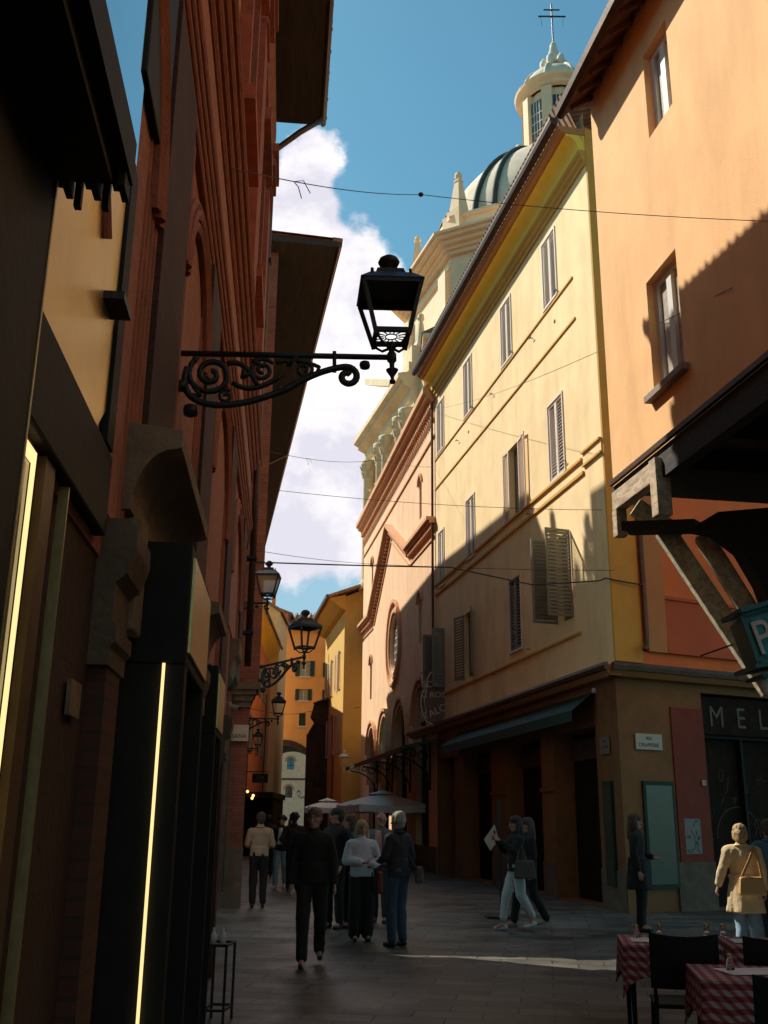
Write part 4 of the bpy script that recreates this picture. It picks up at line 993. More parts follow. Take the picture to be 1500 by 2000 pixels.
    MB().tube([(.4, 1.0, 13.92), (.4, .6, 13.6), (.3, .16, 13.25), (.2, .12, 13.0), (.2, .12, 8), (.2, .12, 3.9)], .055, 8).build('downpipe', 'gutter', t, True)
    b = MB()
    for z in (4.4, 5.6, 9.0, 11.0): b.box(.09, .31, .0, .19, z, z + .04); b.tube([(.2, .12, z - .02), (.2, .12, z + .06)], .075, 8)
    b.build('pipe_bracket', 'iron', t)
    # stone impost capitals above the ground floor pilasters
    for s in (3.9, 8.0, 11.85):
        m = MB(); m.box(s - .16, s + .16, -.02, .05, 0, 2.2); m.build('lower_pilaster', 'brickdark', t)
        m = MB(); m.mould([(-.02, 2.2), (.06, 2.2), (.06, 2.27), (.08, 2.29), (.08, 2.35), (.06, 2.37), (.06, 2.52), (.1, 2.56), (.13, 2.66), (.13, 2.74), (.08, 2.78), (-.02, 2.78)], s - .2, s + .2); m.build('impost', 'plinth', t)
    # projecting stone door hoods
    for (a, b, z, e) in ((10.25, 11.78, 2.90, 1.0), (6.9, 8.0, 2.92, .75)):
        m = MB(); pr = [(-.02, z), (.05 * e, z)]
        for i in range(8):
            an = i / 7 * PI / 2; pr.append(((.05 + .17 * (1 - math.cos(an))) * e, z + .02 + .26 * math.sin(an)))
        pr += [(.245 * e, z + .29), (.245 * e, z + .37), (-.02, z + .40)]
        m.mould(pr, a, b).build('door_hood', 'hood', t, bevel=.012)
        MB().box(a + .10, a + .30, -.01, .09, z - .5, z - .003).build('hood_bracket', 'hood', t, bevel=.01)
        MB().box(b - .30, b - .10, -.01, .09, z - .5, z - .003).build('hood_bracket', 'hood', t, bevel=.01)
    # black shop portals
    for k, (a, b, e) in enumerate(((10.3, 11.42, .285), (6.6, 7.5, .17))):
        p = MB().box(a, b, -.01, e, 2.30, 2.86).build('shop_portal', 'black', t, bevel=.01)
        MB().box(b - .12, b, -.01, e, 0, 2.298).build('portal_jamb', 'black', p)
        MB().box(a, a + .1, -.01, e, 0, 2.298).build('portal_jamb', 'black', p)
        MB().box(a + .04, b - .06, e + .001, e + .012, 2.36, 2.80).build('fascia_sign', 'gold', p)
        MB().box(a + .2, b - .2, -.03, -.005, 0, 2.178).build('shop_door', 'darkglass', p)
    MB().box(11.425, 11.44, .188, .200, .02, 2.30).build('light_strip', 'led', t)
    # nearest shop: lit frame, brass sign, mirror glass and folded canopy
    p = MB().box(12.2, 16.5, -.01, .035, 2.66, 2.98).build('near_shop_fascia', 'black', t, bevel=.01)
    m = MB(); m.face_xz([(12.38, 3.10), (12.38, 4.3), (16.5, 4.3), (16.5, 2.99), (12.50, 2.99)], -.005, .025); m.build('brass_sign', 'gold', p)
    MB().box(12.24, 12.37, -.005, .04, 2.985, 4.2).build('sign_frame', 'black', p)
    MB().box(13.175, 13.188, -.005, .006, 0, 2.635).build('light_frame', 'led', p)
    MB().box(13.197, 16, -.005, .006, 2.60, 2.635).build('light_frame', 'led', p)
    MB().box(12.98, 13.10, -.01, .015, 0, 2.655).build('brass_jamb', 'dullbrass', p)
    MB().box(12.80, 12.815, -.01, .022, 0, 2.655).build('edge_trim', 'brass', p)
    MB().box(13.2, 16.5, -.015, -.006, 0, 2.598).build('shop_window', 'darkglass', p)
    MB().box(13.44, 14.6, -.01, .04, 0, 3.95).build('near_jamb', 'black', p)
    MB().box(13.425, 13.438, .03, .043, 0, 3.95).build('edge_trim', 'brass', p)
    MB().box(12.22, 12.40, -.01, .005, 1.98, 2.10).build('small_plate', 'hood', t)
    MB().face_xz([(12.26, 4.25), (16.5, 4.25), (16.5, 6.0), (12.26, 6.0)], .02, .03).build('mirror_pane', 'skyglass', t)
    s0, z0 = LP.A(246, 362, .22)
    MB().box(s0, 16, -.005, .24, z0, z0 + .14).build('folded_black_canopy', 'black', t)
    m = MB()
    for k in range(9):
        y = .005 + k * .026; m.box(s0 - .004, s0 + .02 + .03 * (k % 3), y, y + .019, z0 - .09 + .035 * ((k * 5) % 3), z0 - .002)
    m.box(s0 + .1, 16, .0, .20, z0 - .06, z0 - .003); m.build('canopy_folds', 'black', t)
    MB().box(11.62, 12.3, -.01, .045, 4.70, 6.2).build('black_sign_box', 'black', t, bevel=.01)
    m = MB(); m.box(12.45, 12.62, .02, .10, 3.44, 3.47); m.build('canopy_bracket', 'iron', t)
    MB().tube([(12.9, .03, 3.95), (12.72, .04, 3.62)], .018, 6).build('brown_strut', 'mould', t)
    m = MB(); m.tube([(11.75, .01, 2.85), (11.72, .01, 4.2), (11.6, .01, 5.5)], .008, 5); m.build('conduit', 'cable', t)
palazzo()

# ================================================================== LEFT: brick building after the side street
B2 = Fr((-2.50, 20.5), -.176, -1)
def brick_building():
    t = thing('brick_corner_building', 'red brick corner building with a wide dark eave beyond the side street', 'building', B2.loc, B2.rz)
    def lw(x, y, z): return B2.loc3((x, y, z))
    # front wall facing the viewer: local direction
    a = Vector(lw(-2.5, 20.5, 0)); b = Vector(lw(-12, 21.2, 0))
    def quad(x0, y0, x1, y1, z0, z1): return [lw(x0, y0, z0), lw(x1, y1, z0), lw(x1, y1, z1), lw(x0, y0, z1)]
    far = -28.0
    poly = [tuple(lw(-2.5, 20.5, 0)[:2]), (far, 0), (far, -4), tuple(lw(-6.2, 20.77, 0)[:2])]
    poly3 = [tuple(lw(-6.2, 20.77, 0)[:2]), (far, -4.0), (far, -9), tuple(lw(-12, 21.2, 0)[:2])]
    MB().slabz(poly3, 4.25, 13.3).build('low_wing', 'brickred', t)
    MB().slabz(poly3, 13.302, 13.42).build('wing_roof', 'tiles', t)
    MB().slabz(poly, 4.25, 14.2).build('upper_wall', 'brickred', t)
    poly2 = [tuple(lw(-2.68, 20.52, 0)[:2]), (far, -.18), (far, -9), tuple(lw(-12, 21.22, 0)[:2])]
    MB().slabz(poly2, 1.1, 4.248).build('lower_wall', 'brickred', t)
    MB().slabz([tuple(lw(-2.66, 20.49, 0)[:2]), (far, -.15), (far, -9), tuple(lw(-12, 21.19, 0)[:2])], 0, 1.098).build('plinth', 'plinth', t)
    # corner corbel
    m = MB(); 
    for i, (e, z0, z1) in enumerate(((0.02, 3.78, 3.9), (.07, 3.902, 4.02), (.13, 4.022, 4.12), (.2, 4.122, 4.246))):
        m.slabz([tuple(lw(-2.66 + e, 20.5 - e, 0)[:2]), tuple(lw(-2.66 + e - .16, 21.4, 0)[:2]), tuple(lw(-3.3, 21.4, 0)[:2]), tuple(lw(-3.35 - .3 * i / 3, 20.5 - e, 0)[:2])], z0, z1)
    m.build('corner_corbel', 'plinth', t)
    m = MB(); m.tube([lw(-3.05, 20.40, .3), lw(-3.05, 20.40, 14)], .05, 8); m.build('drainpipe', 'gutter', t)
    # brick blind windows on the front
    for (x, z0, z1) in ((-3.35, 9.2, 11.2), (-3.35, 5.6, 7.4)):
        m = MB(); p0 = lw(x - .35, 20.5, z0); p1 = lw(x + .35, 20.47, z0)
        m.add([lw(x - .35, 20.47, z0), lw(x + .2, 20.47, z0), lw(x + .2, 20.47, z1), lw(x - .35, 20.47, z1)], [(0, 1, 2, 3)]); m.build('bricked_window', 'brickdark', t)
    # eaves
    ex = 1.30
    tip = lw(-1.08, 20.05, 0)
    pts = [(.45, ex), (far - .3, ex + .1), (far - .3, -.5), (-.3, -.5), (.45, -.2)]
    MB().slabz(pts, 14.22, 14.36).build('eave', 'eave', t)
    MB().mould([(ex, 14.26), (ex + .06, 14.22), (ex + .12, 14.26), (ex + .13, 14.40), (ex, 14.40)], far, .42).build('gutter', 'gutter', t)
    tl = MB(); s = .4
    while s > -9: tl.tube([(s, ex - .1, 14.42), (s, ex + .13, 14.41)], .07, 8); s -= .24
    tl.build('tile_ends', 'tiles', t)
    MB().add([(.5, ex + .08, 14.42), (far, ex + .08, 14.42), (far, -4, 14.55), (-1.0, -4, 14.55), (-.4, -1.2, 14.5), (.5, -.4, 14.45)], [(0, 1, 2, 3, 4, 5)]).build('roof', 'tiles', t)
    MB().box(-6.4, -.5, -1.7, -.6, 14.4, 19.2).build('shadow_attic', 'brickred', t)  # unseen blocks, added to raise the shade line on the yellow wall
    MB().box(far, -10.2, -4, -.6, 14.4, 20.3).build('shadow_attic', 'brickred', t)
    MB().tube([(-13.5, ex + .05, 14.2), (-13.5, .5, 13.7), (-13.5, .05, 13.3)], .05, 6).build('gutter_spout', 'gutter', t)
    # unseen shrubs, added to cast pointed shadows on the yellow wall
    rnd = random.Random(11)
    for (s, h, wd) in ((-6.9, 4.6, .42), (-7.6, 3.6, .3), (-8.9, 5.2, .55), (-9.6, 4.8, .5)):
        m = MB()
        for i in range(420):
            q = rnd.random() ** .8; r = wd * (1 - q) ** .6 * rnd.random() + .03; an = rnd.random() * 2 * PI
            c = Vector((s + r * math.cos(an), -.9 + r * math.sin(an), 14.5 + h * q)); e = .10 + rnd.random() * .1
            d1 = Vector((rnd.uniform(-1, 1), rnd.uniform(-1, 1), rnd.uniform(0, 1.6))).normalized() * e; d2 = d1.cross(Vector((rnd.random(), rnd.random(), rnd.random()))).normalized() * e * .4
            m.add([tuple(c - d1), tuple(c + d2), tuple(c + d1), tuple(c - d2)], [(0, 1, 2, 3)])
        m.build('shadow_shrub', surf('dark_leaf', (.05, .08, .03), .7), t)
brick_building()
MB2 = M_from((1, 0), (0, -1))
wall_plate('street_sign', 'white street sign ending in ESANA on the red brick corner', 'street sign', Vector((-3.07, 20.455, 3.27)), [('VIA', .12, .05), ('MARCHESANA', .115, -.10)], .82, .32, MB2)
def security_camera():
    t = thing('security_camera', 'small white security camera beside the ESANA street sign', 'camera', LP.W(3.1, .10, 2.98)); t.scale = (.42, .42, .42)
    m = MB(); m.beam((-.16, 0, .03), (.14, -.06, -.05), .12, .11); m.build('housing', 'signwhite', t, bevel=.02)
    m = MB(); m.beam((.14, -.06, -.05), (.17, -.067, -.06), .10, .09); m.build('lens', 'black', t)
    m = MB(); m.tube([(-.1, 0, .05), (-.12, .02, .12), (-.3, .02, .12)], .018, 6); m.build('arm', 'signwhite', t)
security_camera()

# ================================================================== far left and end of the street
def plain_building(name, label, fr_, parts):
    t = thing(name, label, 'building', fr_.loc if fr_ else (0, 0, 0), fr_.rz if fr_ else 0)
    return t
B3 = Fr((-6.62, 50.0), -.045, -1)
def yellow_eave_house():
    t = thing('orange_house', 'narrow orange house with a yellow painted soffit beyond the brick corner building', 'building', B3.loc, B3.rz)
    MB().box(-13, 0, -5, 0, 0, 12.0).build('wall', 'farred', t)
    # wide sloping painted soffit
    m = MB(); m.add([(.3, .55, 11.75), (-13, .75, 11.75), (-13, 0, 11.2), (.3, 0, 11.2), (.3, .55, 12.0), (-13, .75, 12.0), (-13, -2, 12.9), (.3, -2, 12.9)],
                    [(0, 1, 2, 3), (4, 7, 6, 5), (0, 4, 5, 1), (0, 3, 7, 4)]); m.build('soffit', 'soffyel', t)
    m = MB()
    for y in (.18, .38): m.beam((.3, y, 11.45 + y * .6), (-13, y + .06, 11.45 + y * .6), .05, .06)
    m.build('soffit_rib', 'yellow_trim', t)
    m = MB(); m.tube([(.3, .66, 11.85), (-13, .86, 11.85)], .08, 6); m.build('gutter', 'gutter', t)
    m = MB(); m.tube([(.02, .1, 11), (.02, .1, .2)], .07, 6); m.build('downpipe', 'gutter', t)
    for s in (-3, -7, -11):
        for z in (5, 8.2): 
            w_ = MB().box(s - .5, s + .5, .0, .02, z, z + 1.7).build('window', 'darkglass', t)
            MB().box(s - 1.0, s - .5, .02, .07, z, z + 1.7).build('shutter', 'shutgreen', w_); MB().box(s + .5, s + 1.0, .02, .07, z, z + 1.7).build('shutter', 'shutgreen', w_)
yellow_eave_house()
def cream_gable():
    xL, xR = -9.5, at(543.5, 1300, 63).x; Y = 63
    t = thing('cream_house', 'cream house with a sloping gable top left of the orange end building', 'building', (xR, Y, 0))
    def X(px): return at(px, 1300, Y).x - xR
    zt1 = at(520, 1180, Y).z; zt2 = at(547, 1196, Y).z
    MB().face_xz([(xL - xR, 0), (0, 0), (0, zt2), (X(520), zt1), (xL - xR, zt1 + 1)], 0, 5).build('wall', 'cream', t)
    MB().face_xz([(xL - xR, zt1 + 1.0), (X(520), zt1 + .0), (.2, zt2 - .05), (.2, zt2 + .12), (X(520), zt1 + .18), (xL - xR, zt1 + 1.2)], -.15, 5.2).build('roof_verge', 'tiles', t)
    MB().box(X(515), X(530), -.04, 0, 0, 9.5).build('pink_lower_wall', 'farpink', t)
    MB().tube([(X(523), -.1, 9), (X(523), -.1, 1)], .07, 6).build('downpipe', 'gutter', t)
    MB().box(X(526), X(533), -.06, .1, zt1 - .0, zt1 + .9).build('chimney', 'farred', t)
cream_gable()
def orange_side_block():
    Y = 70.4
    p0, p1 = at(543, 1250, Y), at(563, 1250, Y)
    t = thing('orange_roof_storey', 'small orange roof storey with a projecting eave beside the cream gable', 'building', (p0.x, Y, at(555, 1250, Y).z))
    w_ = p1.x - p0.x; zt = at(555, 1197, Y).z - at(555, 1250, Y).z; zb = at(555, 1238, Y).z - at(555, 1250, Y).z
    MB().box(0, w_ * .95, 0, 4, 0, zt).build('wall', 'farred', t)
    MB().hexa([(-.1, -.1, zt + .25), (w_ + .25, -.1, zt - .15), (w_ + .25, 4, zt - .15), (-.1, 4, zt + .25)], [(-.1, -.1, zt + .4), (w_ + .25, -.1, zt), (w_ + .25, 4, zt), (-.1, 4, zt + .4)]).build('roof', 'tiles', t)
    MB().tube([(w_ * .95 + .12, -.05, zt - .1), (w_ * .95, -.05, zb), (w_ * .8, -.05, zb - .2), (w_ * .8, -.05, -.3)], .07, 6).build('downpipe', 'gutter', t)
orange_side_block()
def end_building():
    Y = 70
    def X(px, py=1400): return at(px, py, Y).x
    def Z(py, px=600): return at(px, py, Y).z
    t = thing('end_building', 'orange building closing the street with green shutters and a dark archway', 'building', (X(600), Y, 0))
    ox = X(600)
    zt = Z(1226)
    ac = X(553, 1500) - ox; ar = 2.05; zs = Z(1455, 556) - ar
    wins = []
    for (px0, px1, py0, py1, op) in ((583, 603, 1291, 1321, 1), (636, 652, 1294, 1322, 1), (583, 600, 1346, 1368, 1), (636, 652, 1347, 1368, 1), (584, 597, 1393, 1418, 0)):
        wins.append((X(px0) - ox, X(px1) - ox, Z(py1), Z(py0), op))
    hs = [rect(a, b, c, d) for a, b, c, d, o in wins] + [archp(ac - ar, ac + ar, .01, zs)]
    MB().panel(rect(X(528) - ox, 7.5, 0, zt), hs, 0, -.2, mapf=lambda p, y: (p[0], y, p[1])).build('wall', 'endorange', t)
    MB().panel(rect(X(528) - ox, 7.5, 0, zt), [archp(ac - ar, ac + ar, .01, zs)], 7, 0, mapf=lambda p, y: (p[0], y, p[1])).build('rear_wall', 'endorange', t)
    # vault of the passage
    m = MB(); n = 16; prof = [(ac + ar, 0), ] + [(ac + ar * math.cos(PI * i / n), zs + ar * math.sin(PI * i / n)) for i in range(n + 1)] + [(ac - ar, 0)]
    vs = [(p[0], 0.0, p[1]) for p in prof] + [(p[0], 7.0, p[1]) for p in prof]; k = len(prof)
    m.add(vs, [(i, i + 1, k + i + 1, k + i) for i in range(k - 1)]); m.build('archway_vault', 'brickmed', t)
    m = MB(); archring(m, ac, ar, zs, .35, -.10, .0, z0=0); m.build('arch_surround', 'brickmed', t)
    for a, b, c, d, o in wins:
        w_ = MB().box(a, b, .14, .18, c, d).build('window', 'curtain' if o else 'shutdark', t)
        if o:
            s = (b - a) * .45
            MB().box(a - s, a, -.07, -.02, c, d).build('shutter', 'shutdark', w_); MB().box(b, b + s, -.07, -.02, c, d).build('shutter', 'shutdark', w_)
            mm = (a + b) / 2; MB().box(mm - .03, mm + .03, .1, .139, c, d).build('mullion', 'frame', w_)
        MB().box(a - .06, b + .06, -.12, 0, c - .1, c).build('sill', 'frame', w_)
    # tiled roof with chimney
    m = MB(); m.add([(X(560) - ox, -.5, zt - .05), (X(641) - ox, -.5, zt - .05), (X(641) - ox, 5, zt + 1.9), (X(560) - ox, 5, zt + 1.9)], [(0, 1, 2, 3)])
    m.box(X(560) - ox, X(641) - ox, -.5, 5, zt - .2, zt - .055); m.build('roof', 'tiles', t)
    tl = MB(); x = X(561) - ox
    while x < X(640) - ox: tl.tube([(x, -.6, zt), (x, 5, zt + 1.98)], .10, 6); x += .34
    tl.build('tile_rows', 'tiles', t)
    z2 = Z(1232)
    m = MB(); m.add([(X(640) - ox, -.7, z2 - 1), (7.7, -.7, z2 - 1), (7.7, 4, z2 + .6), (X(640) - ox, 4, z2 + .6)], [(0, 1, 2, 3)]); m.build('lower_roof', 'tiles', t)
    MB().box(X(641) - ox, 7.6, -.4, 3, z2 - 1.6, z2 - 1.05).build('lower_eave', 'brickmed', t)
    MB().box(X(622) - ox, X(628) - ox, .8, 1.4, zt + .2, zt + 1.5).build('chimney', 'farred', t)
    m = MB(); m.box(X(621) - ox, X(629) - ox, .75, 1.45, zt + 1.5, zt + 1.6); m.build('chimney_cap', 'brickmed', t)
end_building()
def gate_house():
    Y = 112
    ox = at(565, 1500, Y).x
    t = thing('tan_building', 'pale tan building with arched windows seen through the archway', 'building', (ox, Y, 0))
    def X(px): return at(px, 1520, Y).x - ox
    def Z(py): return at(565, py, Y).z
    wins = [(X(559.5), X(574), Z(1503), Z(1487), 'blueglass'), (X(558), X(572), Z(1558), Z(1542), 'darkglass')]
    MB().panel(rect(-14, 9, 0, 15), [archp(a, b, c, d, n=8) for a, b, c, d, q in wins], 0, -.3, mapf=lambda p, y: (p[0], y, p[1])).build('wall', 'tan', t)
    for a, b, c, d, q in wins:
        w_ = MB().face_xz(archp(a, b, c, d, n=8), .25, .28).build('arched_window', q, t)
        mm = (a + b) / 2; g = MB(); g.box(mm - .03, mm + .03, .2, .249, c, d + .5); g.box(a, b, .2, .249, (c + d) / 2 - .03, (c + d) / 2 + .03); g.build('window_bars', 'iron', w_)
        m = MB(); archring(m, mm, (b - a) / 2, d, .22, -.08, 0); m.build('brick_surround', 'farpink', w_)
    MB().box(-14, 9, -.15, 0, Z(1523), Z(1520)).build('string_course', 'brickmed', t)
    MB().box(-14, 9, 0, 5, 15, 15.3).build('roof', 'tiles', t)
gate_house()

YH = Fr((-2.06, 53.6), -.17, 1)
def yellow_house():
    t = thing('deep_yellow_house', 'deep yellow house with an overhanging eave beyond the pink church', 'building', YH.loc, YH.rz)
    zt = 13.2
    a = YH.loc3((-2.06, 53.6, 0)); b = YH.loc3((3.0, 53.2, 0))
    e = 9.0
    poly = [(0, 0), (e, 0), (e, -6), (b[0], b[1])]
    MB().slabz(poly, 0, zt).build('wall', 'yhouse', t)
    # gable wedge facing the viewer
    gx = Vector((b[0], b[1]))
    MB().add([(0, -.001, zt), (b[0], b[1], zt), (b[0], b[1], zt + 2.1), (e, 0, zt), (e, -6, zt + 2.1)], [(0, 1, 2), (1, 4, 2), (0, 2, 4, 3)]).build('gable', 'yhouse', t)
    m = MB(); m.add([(-.5, .95, zt - .15), (e, .95, zt - .15), (e, -6, zt + 2.3), (-.5 + b[0], -6, zt + 2.3), (-.5, .95, zt), (e, .95, zt), (e, -6, zt + 2.45), (-.5 + b[0], -6, zt + 2.45)],
                    [(0, 3, 2, 1), (4, 5, 6, 7), (0, 1, 5, 4), (1, 2, 6, 5), (2, 3, 7, 6), (3, 0, 4, 7)]); m.build('roof', 'tiles', t)
    m = MB(); m.mould([(0, zt - .8), (.25, zt - .7), (.8, zt - .25), (.9, zt - .16), (0, zt + .05)], -.35, e); m.build('eave_soffit', 'yellow_trim', t)
    MB().mould([(.96, zt - .2), (1.08, zt - .18), (1.1, zt), (.96, zt)], -.5, e).build('gutter', 'gutter', t)
    for (s, z) in ((2.2, 8.4), (5.6, 8.4), (2.2, 5.0), (5.6, 5.0)):
        w_ = MB().box(s - .4, s + .4, .0, .02, z, z + 2.1).build('window', 'darkglass', t)
        shutter_mb(s - .4, .02, z, .4, 2.1, PI - .3, 1, pitch=.12).build('shutter', 'shutwhite', w_); shutter_mb(s + .4, .02, z, .4, 2.1, PI - .3, -1, pitch=.12).build('shutter', 'shutwhite', w_)
    # striped corbels near the church
    m = MB(); nd = Vector((b[0], b[1])).normalized(); pn = Vector((nd.y, -nd.x))
    if pn.x > 0: pn = -pn
    for k in range(4):
        p = nd * (2.35 - .18 * k) + pn * .02; m.beam((p.x, p.y, 11.3 - .5 * k), (p.x + pn.x * .35, p.y + pn.y * .35, 11.9 - .5 * k), .15, .1)
    m.build('louvre', 'cream', t)
    p = nd * 1.4; m = MB(); m.beam((p.x + pn.x * .02, p.y + pn.y * .02, 3.7), (p.x + nd.x * .9, p.y + nd.y * .9, 3.7), .12, .5); m.build('dark_sign', 'brickmed', t)
yellow_house()

def medieval_house():
    Y = 60
    ox = at(650, 1500, Y).x
    t = thing('dark_brick_house', 'dark brick house with a jettied upper floor in front of the orange end building', 'building', (ox, Y, 0))
    def X(px, py): return at(px, py, Y).x - ox
    def Z(py): return at(630, py, Y).z
    p = [(X(598, 1445), 0), (X(598, 1455), Z(1440)), (X(612, 1420), Z(1424)), (X(616, 1408), Z(1404)), (X(606, 1402), Z(1402)), (X(614, 1376), Z(1374)), (X(640, 1366), Z(1364)), (X(652, 1366), Z(1364)), (.6, 0)]
    MB().face_xz(p, 0, 7).build('wall', 'brickmed', t)
    m = MB(); m.add([(X(604, 1402), -.3, Z(1403)), (X(612, 1373), -.3, Z(1374)), (X(655, 1364), -.3, Z(1362)), (X(604, 1402), -.3, Z(1398)), (X(612, 1373), 7, Z(1374)), (X(655, 1364), 7, Z(1362)), (X(655, 1364), 7, Z(1356)), (X(655, 1364), -.3, Z(1356))], [(1, 2, 5, 4), (1, 7, 6, 4), (1, 2, 7)]); m.build('roof', 'tiles', t)
    for (px, py) in ((640, 1425), (642, 1500), (620, 1520)):
        MB().box(X(px, py) - .25, X(px, py) + .25, -.02, 0, Z(py + 18), Z(py)).build('window', 'darkglass', t)
    m = MB(); m.beam((X(600, 1440), -.1, Z(1440)), (X(617, 1410), -.1, Z(1412)), .2, .15); m.build('timber_brace', 'beamdark', t)
medieval_house()
# second church-side house: brown lower wall between the dark house and the yellow house
def brown_house():
    Y = 57
    ox = at(655, 1500, Y).x
    t = thing('brown_plaster_house', 'narrow brown plastered house front beside the deep yellow house', 'building', (ox, Y, 0))
    a, b = at(648, 1450, Y), at(669, 1450, Y); zt = at(655, 1400, Y).z
    MB().box(a.x - ox, b.x - ox + .4, 0, 3, 0, zt).build('wall', 'shopwall', t)
    m = MB(); m.add([(a.x - ox - .3, -.4, zt), (b.x - ox + .5, -.4, zt + .2), (b.x - ox + .5, 3, zt + .6), (a.x - ox - .3, 3, zt + .4)], [(0, 1, 2, 3)]); m.build('roof', 'tiles', t)
    for z in (2.6, 4.6, 6.2): MB().box(a.x - ox + .2, a.x - ox + .5, -.02, 0, z, z + .8).build('window', 'darkglass', t)
brown_house()
def street_awning_left():
    t = thing('shop_canopy', 'low dark shop canopy with small warm bulbs at the foot of the far left houses', 'canopy', (-6.3, 47, 0))
    def P(px, py): q = at(px, py, 46); return (q.x + 6.3, q.y - 47, q.z)
    m = MB(); a, b = P(482, 1560), P(532, 1575)
    m.box(a[0] - .5, b[0], -1, 5, 2.5, 2.75); m.box(a[0] - .5, b[0] - .1, .5, 5, 0, 2.5); m.build('canopy', 'shopdark', t)
    for (px, py) in ((484, 1546), (495, 1554), (493, 1559)):
        q = P(px, py); MB().lathe([(0, -.07), (.06, -.03), (.06, .03), (0, .07)], (q[0], -1.1, q[2]), 10).build('bulb', 'bulb', t, True)
street_awning_left()

# ================================================================== lamps
def spiral(cx, cz, r0, r1, a0, turns, y=0, n=26):
    return [(cx + (r0 + (r1 - r0) * i / n) * math.cos(a0 + turns * 2 * PI * i / n), y, cz + (r0 + (r1 - r0) * i / n) * math.sin(a0 + turns * 2 * PI * i / n)) for i in range(n + 1)]
def arc3(p0, p1, p2, n=12, y=0):
    """quadratic curve"""
    return [tuple(Vector(p0) * (1 - u) ** 2 + Vector(p1) * 2 * u * (1 - u) + Vector(p2) * u * u) for u in [i / n for i in range(n + 1)]]
def make_lamp(label, group, arm=True, glass='glassclear', metal='iron'):
    """origin at the wall end of the arm; arm runs to +x, length 1.38; lantern stands over the end"""
    t = thing('street_lamp', label, 'street lamp', (0, 0, 0), 0, group)
    L_ = 1.38
    if arm:
        m = MB(); m.tube([(0, 0, 0), (L_, 0, 0)], .02, 8); m.tube([(0, 0, -.0), (-.02, 0, 0)], .035, 8); m.build('arm', metal, t, True)
        s = MB()
        r = [.035 - .012 * abs(i - 12) / 12 for i in range(25)]
        s.tube([(.09, 0, -.06)] + [(.10, 0, -.02)] + spiral(.20, -.145, .15, .02, 2.2, 1.9), .020, 7)            # big left volute
        s.tube(arc3((.06, 0, -.08), (-.03, 0, -.33), (.22, 0, -.35), 12) + arc3((.22, 0, -.35), (.44, 0, -.36), (.70, 0, -.23), 10)[1:] + arc3((.70, 0, -.23), (.92, 0, -.115), (1.08, 0, -.085), 10)[1:] + arc3((1.08, 0, -.085), (1.18, 0, -.06), (1.19, 0, -.13), 8)[1:] + spiral(1.13, -.125, .065, .02, 0, -.85, n=14), [.026] * 12 + [.03] * 8 + [.026 - .0002 * i for i in range(60)][:0] or .024, 7) if False else None
        path = arc3((.05, 0, -.10), (-.02, 0, -.34), (.24, 0, -.36), 12) + arc3((.24, 0, -.36), (.46, 0, -.36), (.72, 0, -.22), 12)[1:] + arc3((.72, 0, -.22), (.90, 0, -.10), (1.06, 0, -.075), 10)[1:] + spiral(1.085, -.145, .072, .022, 1.75, -1.15, n=20)
        s.tube(path, .023, 8)
        s.tube(spiral(.53, -.11, .085, .015, .6, 1.7), .015, 7); s.tube(spiral(.80, -.10, .068, .012, 2.4, -1.6), .013, 7)
        s.tube(arc3((.30, 0, -.07), (.42, 0, -.02), (.50, 0, -.22), 10), .018, 7); s.tube(arc3((.34, 0, -.20), (.46, 0, -.30), (.66, 0, -.14), 10), .018, 7)
        s.tube(arc3((.62, 0, -.06), (.74, 0, .0), (.90, 0, -.08), 10), .014, 7)
        s.tube(spiral(.30, -.30, .05, .01, 1.0, 1.3), .013, 6)
        s.lathe([(0, -.05), (.045, -.03), (.05, 0), (.045, .03), (0, .05)], (.08, 0, -.40), 10)
        s.lathe([(0, -.035), (.032, -.02), (.036, 0), (.032, .02), (0, .035)], (1.20, 0, -.06), 10)
        s.box(-.03, .05, -.03, .03, -.26, -.20); s.box(1.0 - .012, 1.0 + .012, -.02, .02, -.11, .03)
        # little acanthus leaves
        for (x, z, a) in ((.40, -.17, .6), (.62, -.27, .3), (.88, -.13, .4), (.14, -.30, 2.2), (.46, -.05, -.4), (.70, -.08, .9)):
            s.beam((x, 0, z), (x + .09 * math.cos(a), 0, z + .09 * math.sin(a)), .03, .022); s.beam((x, 0, z), (x + .06 * math.cos(a + .8), 0, z + .06 * math.sin(a + .8)), .025, .02)
        s.build('scrollwork', metal, t, True)
    p = MB(lambda v: (v[0] + L_, v[1], v[2]))
    p.lathe([(0, -.19), (.018, -.185), (.020, -.168), (.010, -.155), (.016, -.135), (.038, -.10), (.042, -.09), (.016, -.08), (.018, -.04), (.032, -.025), (.032, .025), (.02, .04), (.018, .06), (.034, .075), (.026, .095), (0, .105)], (0, 0, 0), 14)
    for k in range(4):
        a = PI / 4 + k * PI / 2
        p.tube([(.02 * math.cos(a), .02 * math.sin(a), .07), (.08 * math.cos(a), .08 * math.sin(a), .07), (.13 * math.cos(a), .13 * math.sin(a), .11), (.14 * math.cos(a), .14 * math.sin(a), .15)], .010, 6)
    p.build('pendant_stem', metal, t, True)
    b, tp, z0, z1 = .108, .190, .15, .47
    f = MB(lambda v: (v[0] + L_, v[1], v[2]))
    for sx in (-1, 1):
        for sy in (-1, 1):
            f.beam((sx * b, sy * b, z0 - .035), (sx * tp, sy * tp, z1), .026, .026, up=(0, 1, 0))
    for (k, z) in ((b, z0), (tp, z1)):
        for sg in (-1, 1): f.beam((-k, sg * k, z), (k, sg * k, z), .028, .03); f.beam((sg * k, -k, z), (sg * k, k, z), .028, .03)
    f.build('lantern_frame', metal, t)
    g = MB(lambda v: (v[0] + L_, v[1], v[2]))
    c = [(-b, -b), (b, -b), (b, b), (-b, b)]
